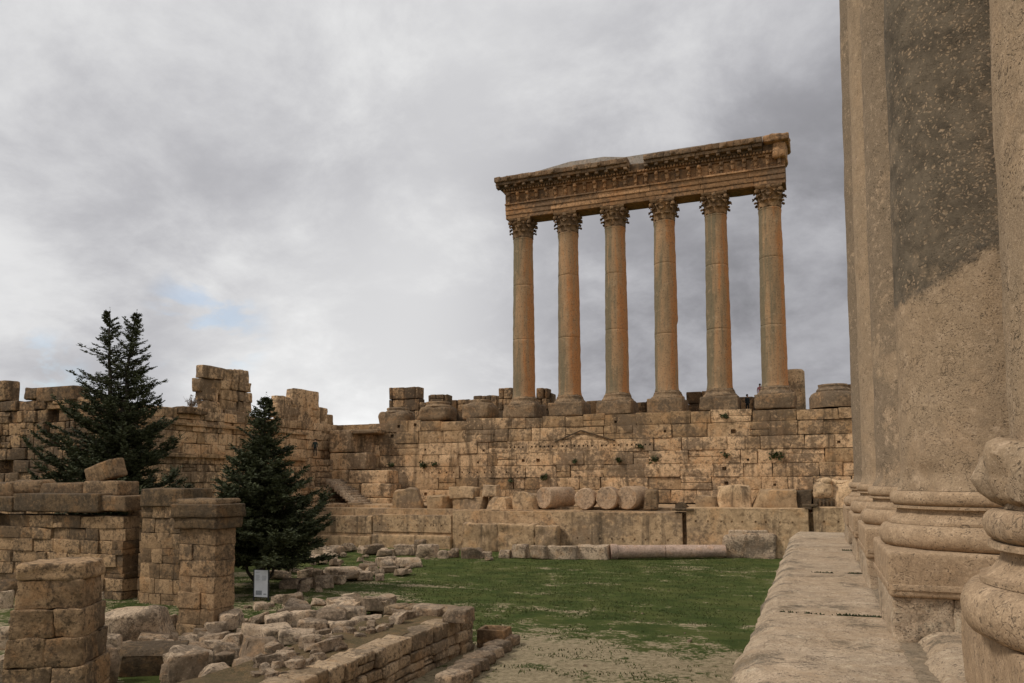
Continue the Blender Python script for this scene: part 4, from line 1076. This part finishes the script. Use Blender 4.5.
# low wall running toward the temple (centre foreground)
mb = MB(); FX = -12.95
def wt(u): return -4.42 if u > 1.6 else -4.7
wall(mb, (FX, 24.6), (FX, 9.), ZL-.1, [.28, .26, .32, .50], .8, 99, .38, 1.0, .03, .05, .06, .06, .05, face=-1, ragged=True, tonef=lambda u, z: rnd.gauss(.5, .22))
for k, y in enumerate([24.1-1.05*i for i in range(14)]):
    pass
wall(mb, (FX+.03, 24.0), (FX+.01, 9.), -4.54, [.16], .9, lambda u: 99 if u > 12.5 else -9, .6, 1.2, .03, .06, .06, .05, .03, face=-1, ragged=False, tonef=lambda u, z: rnd.gauss(.45, .2))
wall(mb, (FX-3.0, 24.6), (FX, 24.6), ZL-.1, [.42, .36, .42, .34], .9, 99, .4, .9, .03, .06, .05, .05, .03, face=-1, tonef=lambda u, z: rnd.gauss(.5, .2))
tag(mb.build('low_wall', M['lowwall']), 'low rubble-stone wall running from the bottom centre toward the lawn', 'wall')
def fz(x, y): return -4.60+.16*noise.noise(Vector((x*.9, y*.9, 3)))
mb = MB(); nx, ny = 22, 40; X0, X1, Y0, Y1 = -15.5, -13.3, 9., 24.2
vs = [(X0+(X1-X0)*i/nx, Y0+(Y1-Y0)*j/ny, fz(X0+(X1-X0)*i/nx, Y0+(Y1-Y0)*j/ny)) for j in range(ny+1) for i in range(nx+1)]
mb.add(vs, [(j*(nx+1)+i, j*(nx+1)+i+1, (j+1)*(nx+1)+i+1, (j+1)*(nx+1)+i) for j in range(ny) for i in range(nx)])
vs = [(X0, Y0, -5.9), (X0, Y1, -5.9), (X0, Y1, -4.7), (X0, Y0, -4.7)]; mb.add(vs, [(0, 1, 2, 3)])
tag(mb.build('earth_fill', M['earthfill']), kind='structure')

# kerb row of cut stones right of the low wall, and a stone trough
for k in range(7):
    t = k/6; p = atZ(506-52*t, 646+38*t, ZL); mb = MB()
    rock(mb, (0, 0, .17), (.95, .62, .36), 0, .07, .05, None, 3, .05)
    o = mb.build('kerb_stone', M['rubble']); o.location = (p.x, p.y, ZL); o.rotation_euler = (0, 0, R(78)+rnd.uniform(-.1, .1))
    tag(o, 'pale squared stone in the short kerb row right of the low wall', 'stone block', 'kerb row right of the low wall')
b = atZ(490, 648, ZL); root = empty('stone_trough', (b.x, b.y+.4, ZL), .1); tag(root, 'square hollow stone trough at the end of the low wall', 'trough')
mb = MB()
rock(mb, (0, 0, .06), (1.0, .9, .12), 0, .03, .02, .3, 2)
for dx, dy, sx, sy in ((0, -.4, 1.0, .13), (0, .4, 1.0, .13), (-.43, 0, .13, .68), (.43, 0, .13, .68)): rock(mb, (dx, dy, .36), (sx, sy, .5), 0, .03, .02, .35, 2)
mb.build('basin', M['ruin'], root)

# ------------------------------------------------------------------ information sign
p = atZ(261, 600, ZL); d = depth(p); pw_ = 16./FPX*d; root = empty('information_sign', (p.x, p.y, ZL), .15); tag(root, 'white information board on two dark posts in front of the smaller conifer', 'sign')
zb, ztp = (601-598.5)/FPX*d, (601-571.5)/FPX*d
zb = (601-598)/FPX*d
mb = MB(); box(mb, (0, 0, (zb+ztp)/2), (pw_*.92, .05, ztp-zb)); pn = mb.build('panel', M['board'], root, smooth=False)
for s_ in (-1, 1):
    mb = MB(); box(mb, (s_*pw_*.5, .0, ztp/2), (.055, .06, ztp+.1)); mb.build('post', M['metal'], root, smooth=False)
mb = MB(); yy = ztp-.09
for k in range(9):
    if k in (2,): yy -= .06
    wdt = pw_*.34*rnd.uniform(.75, 1); box(mb, (-pw_*.40+wdt/2, -.029, yy), (wdt, .004, .012)); 
    if k > 2: wdt = pw_*.34*rnd.uniform(.75, 1); box(mb, (pw_*.06+wdt/2, -.029, yy), (wdt, .004, .012))
    yy -= .04
box(mb, (-pw_*.14, -.029, zb+.20), (pw_*.42, .004, .20)); box(mb, (pw_*.28, -.029, zb+.14), (pw_*.2, .004, .05))
mb.build('printed_text', M['ink'], pn, smooth=False)

# ------------------------------------------------------------------ loose stones
def many(lst, group, **kw):
    for q in lst: stone_at(*q[:4], q[4], **kw)
# left foreground
for q in ((109, 604, 166, 650, 'largest tilted boulder between the bottom left pier and the free-standing pier', dict(tilt=(.18, -.2), r=.3)),
          (118, 642, 178, 676, 'dark flat-topped slab below the largest tilted boulder', dict(mat='coping', tilt=(.05, .1))),
          (97, 630, 121, 660, 'rounded boulder leaning against the bottom left pier, upper one', dict(r=.4)),
          (97, 646, 117, 683, 'rounded boulder at the foot of the bottom left pier, lower one', dict(r=.4)),
          (166, 645, 206, 677, 'tilted broken block right of the dark flat-topped slab', dict(tilt=(.1, .15))),
          (176, 632, 204, 648, 'grey stone at the foot of the free-standing pier', dict(r=.3)),
          (160, 614, 178, 632, 'brown stone just left of the foot of the free-standing pier', dict(r=.3)),
          (101, 568, 137, 583, 'pale squared step block before the low left wall, upper one', dict(r=.08)),
          (99, 582, 134, 597, 'pale slab step before the low left wall, lower one', dict(r=.06)),
          (-3, 591, 12, 607, 'pale slab at the left edge beside the bottom left pier', dict(r=.1)),
          (2, 578, 24, 596, 'dark stone at the left edge under the low left wall', dict(r=.25, mat='ruin')),
          (-6, 626, 14, 650, 'grey boulder at the left edge, upper one', dict(r=.3)),
          (-6, 650, 16, 684, 'pale boulder at the bottom left corner of the photo', dict(r=.3))):
    stone_at(*q[:5], **q[5])
# on and beside the low wall
for q in ((262, 613, 292, 628, 'flat grey stone left of the pale triangular stone', 0), (289, 609, 318, 625, 'pale triangular stone among the heap behind the low wall', .3), (317, 608, 347, 625, 'dark brown boulder right of the pale triangular stone', 0),
          (336, 606, 365, 619, 'grey rounded boulder at the back of the heap near the lawn', 0), (296, 618, 328, 635, 'rounded dark grey boulder in the middle of the heap', 0), (260, 624, 296, 638, 'low flat boulder at the left of the heap', 0),
          (330, 619, 358, 633, 'low brown stone left of the pale squared block', 0), (351, 615, 388, 630, 'pale squared block lying on the heap behind the low wall', 0), (305, 630, 350, 638, 'long thin slab lying below the dark grey boulder', 0),
          (281, 628, 315, 645, 'dark cracked boulder beside the long thin slab', 0), (240, 636, 284, 664, 'long rough block edging the rubble fill on its left', 0), (199, 663, 229, 690, 'squared pale block at the bottom edge left of the rubble fill', 0),
          (228, 655, 262, 690, 'orange-brown rough block at the bottom edge beside the fill', 0), (172, 652, 206, 684, 'long tilted slab at the bottom edge', .1), (203, 640, 240, 658, 'grey boulder between the free-standing pier and the rubble fill', 0)):
    stone_at(*q[:5], z=ZL+(.55 if q[1] < 640 and q[0] > 235 else 0), r=.22, rough=.12, tilt=(rnd.uniform(-.12, .12), rnd.uniform(-.15, .15)))
for q in ((410, 604, 446, 615, 'thick end slab on top of the low wall, left one of the two'), (446, 607, 472, 622, 'squared block at the lawn end of the low wall top')):
    stone_at(*q, z=-4.55, mat='rubble', r=.08, dep=.9, rz=0)
# middle heap on the lawn edge
mid = [(280, 578, 300, 589, 'squared brown block at the front left of the lawn heap'), (299, 577, 314, 588, 'brown block second from the front left of the lawn heap'), (314, 575, 334, 588, 'pale squared block at the front of the lawn heap'),
       (327, 566, 360, 578, 'long pale squared block across the middle of the lawn heap'), (358, 571, 374, 580, 'domed half-round stone at the right front of the lawn heap'), (360, 563, 377, 573, 'brown stone above the domed half-round one'),
       (377, 556, 397, 566, 'squared stone right of centre at the back of the lawn heap'), (398, 557, 420, 568, 'rounded block at the right end of the lawn heap'), (380, 565, 396, 572, 'low squared stone in front of the right part of the lawn heap'),
       (334, 574, 345, 584, 'narrow block right of the pale squared front block'), (375, 573, 384, 580, 'small block right of the domed half-round stone'), (297, 584, 307, 592, 'small white stone at the very front of the lawn heap'),
       (310, 545, 327, 554, 'rounded block near the megaliths behind the conifer'), (329, 546, 344, 556, 'squared brown block near the megaliths behind the lawn heap'), (363, 544, 383, 554, 'pale squared block against the megaliths, left of the pair'),
       (396, 544, 414, 555, 'pale squared block against the megaliths, right of the pair'), (413, 539, 425, 551, 'pale peaked stone against the megaliths'), (419, 544, 438, 558, 'upright squared block right of the peaked stone'),
       (379, 549, 396, 556, 'dark rounded stone between the pale pair at the megaliths'), (438, 550, 448, 559, 'small brown stone left end of the megalith foot row'), (448, 548, 459, 558, 'tan stone second in the megalith foot row'),
       (461, 547, 483, 559, 'pale broken heap stone in the middle of the megalith foot row'), (481, 551, 492, 558, 'small tan stone right of the pale broken one'),
       (368, 596, 378, 604, 'single round boulder alone on the grass')]
for q in mid: stone_at(*q, r=.25, rough=.12)
# small rubble
rs = random.Random(21); cnt = 0
def scatter(poly, n, s0, s1, lab, group, z=ZL, mat='rubble', cuts=5, lift=0.):
    xs_, ys_ = [p[0] for p in poly], [p[1] for p in poly]; protos = []
    for k in range(8):
        mb = MB(); rock(mb, (0, 0, .28), (1., rs.uniform(.6, .95), rs.uniform(.45, .7)), 0, .04, .07, rs.uniform(0, 1), 4, .14, cuts=cuts); protos.append(mb)
    made = 0; ob = []
    while made < n:
        x, y = rs.uniform(min(xs_), max(xs_)), rs.uniform(min(ys_), max(ys_)); ins = False; j = len(poly)-1
        for i in range(len(poly)):
            if (poly[i][1] > y) != (poly[j][1] > y) and x < (poly[j][0]-poly[i][0])*(y-poly[i][1])/(poly[j][1]-poly[i][1])+poly[i][0]: ins = not ins
            j = i
        if not ins: continue
        p = atZ(x, y, z) if not callable(z) else atZ(x, y, -4.6)
        if callable(z) and p.x > FX-.75: continue
        if len(ob) < 8: o = protos[len(ob)].build('rubble_stone', M[mat])
        else: o = ob[made % 8].copy(); col.objects.link(o)
        ob.append(o); s_ = s0+(s1-s0)*rs.random()**2
        zz = z if not callable(z) else z(p.x, p.y)
        o.location = (p.x, p.y, zz-.03+rs.random()*lift); o.scale = (s_, s_*rs.uniform(.7, 1.2), s_*rs.uniform(.6, 1.)); o.rotation_euler = (rs.uniform(-.2, .2), rs.uniform(-.2, .2), rs.uniform(0, 6.28))
        tag(o, lab, 'stone', group); made += 1
scatter([(262, 590), (300, 560), (330, 548), (420, 545), (440, 553), (405, 575), (350, 580), (320, 592)], 78, .35, 1.25, 'small pale rubble stone in the loose heap between the conifer and the megaliths', 'rubble of the lawn heap')
scatter([(420, 552), (560, 552), (545, 560), (430, 561)], 10, .25, .8, 'small stone in the row along the megalith foot', 'stones along the megalith foot')
scatter([(245, 680), (275, 640), (390, 625), (410, 622), (330, 655), (285, 683)], 24, .10, .42, 'small stone bedded in the earth fill behind the low wall', 'stones in the earth fill', z=fz)
scatter([(170, 683), (205, 640), (262, 612), (370, 606), (300, 640), (240, 660)], 28, .3, .95, 'small grey rubble stone in the heap left of the low wall', 'rubble left of the low wall')
scatter([(175, 683), (200, 645), (262, 618), (300, 606), (372, 604), (395, 612), (300, 632), (235, 668), (222, 683)], 44, .6, 1.45, 'pale angular block tumbled among others between the free-standing pier and the low wall', 'tumbled blocks left of the low wall', cuts=3, lift=.35)
scatter([(100, 683), (100, 625), (120, 610), (175, 640), (200, 660), (190, 683)], 20, .5, 1.1, 'angular block tumbled between the two nearest piers', 'tumbled blocks between the piers', cuts=3, lift=.2)
scatter([(240, 683), (262, 655), (300, 634), (400, 614), (425, 614), (335, 655), (275, 683)], 52, .25, .65, 'flat pale stone lying on top of the rubble filled low wall', 'flat stones on the fill', z=fz, cuts=2)
scatter([(0, 683), (0, 600), (40, 600), (100, 600), (170, 640), (170, 683)], 10, .25, .7, 'small stone lying about the left piers', 'stones about the left piers')
scatter([(240, 605), (285, 600), (290, 607), (240, 612)], 8, .3, .9, 'flat stone on the ground just in front of the information sign', 'flat stones before the sign')
scatter([(500, 640), (640, 600), (700, 640), (640, 683), (520, 683)], 8, .06, .22, 'tiny stone on the worn earth of the near lawn', 'tiny stones on the lawn')

# plants on the podium wall
for i, (x, y, s_) in enumerate(((391, 462, .7), (424, 462, 1.), (434, 461, .6), (544, 474, .8), (575, 458, .6), (640, 443, .7), (654, 456, .8), (725, 413, .7), (776, 452, 1.2), (726, 452, .7), (511, 478, .5), (619, 457, .7))):
    p = atY(x, y+3, WY-.05); rs2 = random.Random(40+i); mb = MB()
    for k in range(int(60*s_)):
        c = Vector((rs2.gauss(0, .22)*s_, -abs(rs2.gauss(0, .12)), rs2.gauss(0, .14)*s_)); v = Vector((rs2.gauss(0, 1), rs2.gauss(0, 1), rs2.gauss(0, 1)))*.07; w_ = Vector((rs2.gauss(0, 1), rs2.gauss(0, 1), rs2.gauss(0, 1)))*.07
        mb.add([c-v, c+w_, c+v, c-w_], [(0, 1, 2, 3)], rs2.random())
    o = mb.build('wall_weed', M['weed'], smooth=False); o.location = p
    tag(o, 'small dark weed tuft growing from a joint of the podium wall', 'plant', 'weed tufts on the podium wall')

# ------------------------------------------------------------------ near temple: stylobate ledge
LZ = -1.87
def slab(x0f, x1, y0, y1, z, name, lab, mat='ledge', step=.05, rough=.012, edge=True, thick=1.2, dz=0., rightrough=0.):
    """pavement slab with a worn, rounded, broken outer (west) edge"""
    mb = MB(); ny = max(6, int((y1-y0)/step)); nx = 60; g_ = .012
    off = Vector((rnd.uniform(-9, 9), rnd.uniform(-9, 9), 0)); rows = []
    vs = []
    for j in range(ny+1):
        y = y0+g_+(y1-y0-2*g_)*j/ny
        xe = x0f(y)
        for i in range(nx+1):
            t = i/nx
            # west face, rounding, top
            if t < .12: q = t/.12; x = xe+.03*noise.noise(Vector((y*2, q*4, 1))); zz = z-thick+(thick-.30)*q
            else:
                q = (t-.12)/.88; q = q**1.6; x = xe+(x1-xe)*q
                rr = .17*max(0, 1-(x-xe)/(.28+.12*noise.noise(Vector((y*1.3, 0, 5)))))**1.9
                zz = z-rr
            p = Vector((x, y, zz))
            s_ = noise.noise((p+off)*2.2)*.6+noise.noise((p+off)*7)*.3+noise.noise((p+off)*19)*.15
            amp = rough*(1+4.5*max(0, 1-(x-xe)/.5)) if edge else rough
            ey = min(y-y0, y1-y)
            zz += s_*amp - (.035*(1-ey/.07) if ey < .07 else 0)
            if rightrough: zz += s_*rightrough
            if i == nx: zz -= .02
            vs.append((x+(s_*amp*.8 if t < .3 else 0), y+(noise.noise(Vector((x*3, y0*5, 2)))*.03 if j in (0, ny) else 0), zz))
    W_ = nx+1
    fs = [(j*W_+i, j*W_+i+1, (j+1)*W_+i+1, (j+1)*W_+i) for j in range(ny) for i in range(nx)]
    n0 = len(vs)
    for j in (0, ny):
        for i in range(W_): v = vs[j*W_+i]; vs.append((v[0], v[1], z-thick-.02))
    fs += [(i, n0+i, n0+i+1, i+1) for i in range(nx)]+[(ny*W_+i, ny*W_+i+1, n0+W_+i+1, n0+W_+i) for i in range(nx)]
    for j in range(ny+1): v = vs[j*W_+nx]; vs.append((v[0], v[1], z-thick-.02))
    n1_ = n0+2*W_
    fs += [(j*W_+nx, n1_+j, n1_+j+1, (j+1)*W_+nx) for j in range(ny)]
    mb.add(vs, fs, rnd.uniform(.3, .8))
    o = mb.build(name, M[mat], angle=60)
    return tag(o, lab, 'paving slab', 'big pavement slabs of the near ledge')
def edge_x(y):
    e = -2.80+.06*noise.noise(Vector((y*.8, 3, 0)))+.05*noise.noise(Vector((y*2.5, 8, 0)))
    if y < 9.8: e -= .06*min(1, (9.8-y)/.8)
    if y < 8.7: e += .14*min(1.6, 8.7-y)
    return e
joints = [-2.0, 3.4, 11.5, 16.4, 21.5, 25.6, 28.3]
jl2 = ['pavement slab underneath the viewpoint', 'wide near pavement slab at the bottom of the photo with grey lichen on its broken edge', 'second pavement slab, beside the first fully seen plinth', 'third pavement slab of the ledge going away',
       'fourth pavement slab of the ledge going away', 'farthest pavement slab at the end of the ledge']
for k in range(6): slab(edge_x, -1.13, joints[k], joints[k+1], LZ+rnd.uniform(-.01, .01), 'paving_slab', jl2[k])
# core below the ledge
mb = MB(); box(mb, (2.2, 13.0, (ZL+LZ-1.1)/2-.2), (9.2, 30.2, LZ-1.1-ZL+.2), tone=.4)
wall(mb, (-2.65, 28.2), (-2.65, -2), ZL-.1, [.7]*4, .6, -2.9, 1.2, 2.6, .02, .05, .03, .03, .01, face=1, ragged=False)
box(mb, (1.95, 13.0, -2.5), (5.7, 30.2, 1.0), tone=.4)
tag(mb.build('temple_platform', M['base']), 'tall stone platform that carries the near colonnade and its ledge', 'platform')
# mortar strip and rough raised bedrock-like slab east of it
mb = MB(); nx, ny = 10, 260; vs = []
for j in range(ny+1):
    y = -1+29.2*j/ny
    for i in range(nx+1):
        x = -1.17+.62*i/nx; zz = LZ-.004+.014*noise.noise(Vector((x*6, y*6, 1)))+.02*noise.noise(Vector((x*17, y*17, 1)))
        vs.append((x, y, zz))
mb.add(vs, [(j*(nx+1)+i, j*(nx+1)+i+1, (j+1)*(nx+1)+i+1, (j+1)*(nx+1)+i) for j in range(ny) for i in range(nx)])
tag(mb.build('mortar_strip', M['fill']), kind='structure')
def rx(y): return -.98+.10*noise.noise(Vector((y*1.1, 1, 0)))+.04*noise.noise(Vector((y*5, 1, 0)))
for y0, y1, lab in ((-1.5, 3.7, 'rough raised slab beside the nearest plinth'), (3.7, 9.85, 'rough pale raised slab between the nearest and the second column plinths'), (9.85, 14.3, 'raised slab under the second column plinth'), (14.3, 18.8, 'raised slab under the third column plinth'), (18.8, 27.2, 'raised slab under the farthest plinths')):
    slab(rx, 5.0 if y0 < 3 else 4.0, y0, y1, -1.73, 'raised_slab', lab, rough=.007, thick=.3, rightrough=.02)['group'] = 'rough raised slabs along the colonnade'

# ------------------------------------------------------------------ near colonnade
def bite_fn(seed, amp, zlo, zhi, side=None):
    def f(p, a, i, n):
        if p.z < zhi:
            k = max(0, (zhi-p.z)/(zhi-zlo)); s_ = noise.noise(Vector((math.cos(a)*2.2, math.sin(a)*2.2, seed)))+.5*noise.noise(Vector((math.cos(a)*6, math.sin(a)*6, p.z*5+seed)))
            d = Vector((p.x, p.y, 0)); 
            if d.length > 0: d.normalize()
            p = p - d*amp*max(0, s_+.15)*k**.7
        return p
    return f
shaftm = [bshaft('near shaft stone warm', 30., .35), bshaft('near shaft stone crusted high', 2.62), bshaft('near shaft stone greyish', 30., 1.0), bshaft('near shaft stone warm flaking', 30., .4), bshaft('far shaft stone dark', 30., 1.2)]
bl = ['nearest temple column at the right edge with a broken shaft foot', 'widest temple column, its upper shaft covered in speckled dark crust', 'third near temple column, mostly hidden behind the crusted one, with a small square socket',
      'fourth near temple column, a narrow strip with flaking surface', 'farthest near temple column, thin grey strip against the sky']
BH = 15.6
YC = [5.0, 11.1, 15.6, 20.1, 24.6]
for k in range(5):
    y = YC[k]; root = empty('temple_column', (0, y, 0)); tag(root, bl[k], 'column', 'columns of the near temple')
    rnd.seed(900+k); seg = 128 if k < 2 else 72
    mb = MB(); rock(mb, (0, 0, -1.122) if k else (.06, -.12, -1.122), (2.46, 2.46, .504) if k else (2.30, 2.30, .504), 0, .04, .016, .6, 14, 0, freq=1.6)
    mb.build('plinth', M['base'], root)
    if 0 < k < 4:
        for sgn in (-1,):
            mb = MB(); rock(mb, (-1.235, 0, -1.26), (.02, 2.40, .07), 0, .008, 0, .6, 2); rock(mb, (0, -1.235, -1.26), (2.40, .02, .07), 0, .008, 0, .6, 2)
            mb.build('plinth_fillet', M['base'], root)
    mb = MB()
    for q in range(4): rock(mb, (-.9+.6*q+rnd.uniform(-.02, .02), 0, -1.63), (.60, 2.34+rnd.uniform(-.04, .04), .52), 0, .035, .045, None, 8, .01, freq=3.)
    mb.build('footing', M['ledge'], root)
    # attic base
    mb = MB(); pr = []
    for i in range(13): a = -PI/2+PI*i/12; pr.append((1.125+.105*math.cos(a), -.555+.105*math.sin(a)))
    pr += [(1.115, -.448), (1.125, -.446), (1.125, -.425), (1.09, -.422)]
    for i in range(10): a = i/9; pr.append((1.09-.08*math.sin(a*PI*.62)-.0*a, -.420+.105*a))
    pr += [(1.06, -.312), (1.075, -.308), (1.075, -.285), (1.03, -.282)]
    for i in range(11): a = -PI/2+PI*i/10; pr.append((1.03+.065*math.cos(a), -.216+.064*math.sin(a)))
    pr.append((.7, -.15))
    pr = [(r_, -.19+(z_+.15)*(.68/.51)) for r_, z_ in pr]
    lathe(mb, pr, seg, rough=.016, fr=3., tone=.6)
    mb.build('base_moulding', M['base'], root, angle=50)
    mb = MB(); z0, z1 = -.188, BH; N = 150 if k < 2 else 70; pr = [(.7, z0)]
    zz = [z0, z0+.02, z0+.04, z0+.07, z0+.1, z0+.13, z0+.16, z0+.2, z0+.25, z0+.3]+[z0+.3+(z1-z0-.3)*(i/N)**1.25 for i in range(1, N+1)]
    for z in zz:
        t = (z-z0)/(z1-z0); pr.append((.945-.11*t**1.8+.055*max(0, 1-(z-z0)/.25)**2, z))
    bf = bite_fn(3.3+k*7, .12 if k in (0, 1, 2) else .05, z0, z0+(.34 if k else .55))
    lathe(mb, pr, seg, rough=.02, fr=1.3, tone=.5, bite=bf)
    mb.build('shaft', shaftm[k], root, angle=70)
# broken lump of shaft foot on the nearest base
mb = MB(); rock(mb, (-.86, 4.95, -.01), (.42, .9, .34), .1, .16, .10, .6, 10)
rock(mb, (-.6, 4.4, -.02), (.6, .5, .3), .5, .14, .09, .6, 10)
tag(mb.build('broken_stone', shaftm[0]), 'broken rough stone lump on the base of the nearest column', 'stone')
# weeds in the ledge joints
for i, (yj, xa, xb, n_) in enumerate(((11.5, -1.75, -1.12, 260), (11.5, -2.5, -1.8, 60), (16.4, -1.45, -1.1, 150), (16.4, -2.1, -1.7, 60), (21.5, -1.4, -1.05, 60))):
    rs2 = random.Random(70+i); mb = MB()
    for k in range(n_):
        x = rs2.uniform(xa, xb); c = Vector((x, yj+rs2.gauss(0, .02), LZ-.02)); a = rs2.uniform(0, 6.28); t_ = Vector((math.cos(a)*.02, math.sin(a)*.02, rs2.uniform(.015, .05))); s_ = Vector((-math.sin(a), math.cos(a), 0))*.010
        mb.add([c-s_, c+t_*.6-s_*1.4, c+t_, c+t_*.6+s_*1.4, c+s_], [(0, 1, 2, 3, 4)], rs2.random()*.5)
    o = mb.build('joint_moss', M['weed'], smooth=False); tag(o, ['thick green moss in the nearest ledge joint beside the plinth', 'thin dark weeds in the nearest ledge joint toward the lawn', 'green moss in the second ledge joint', 'thin weeds in the third ledge joint', 'moss in the farthest ledge joint'][i], 'plant')
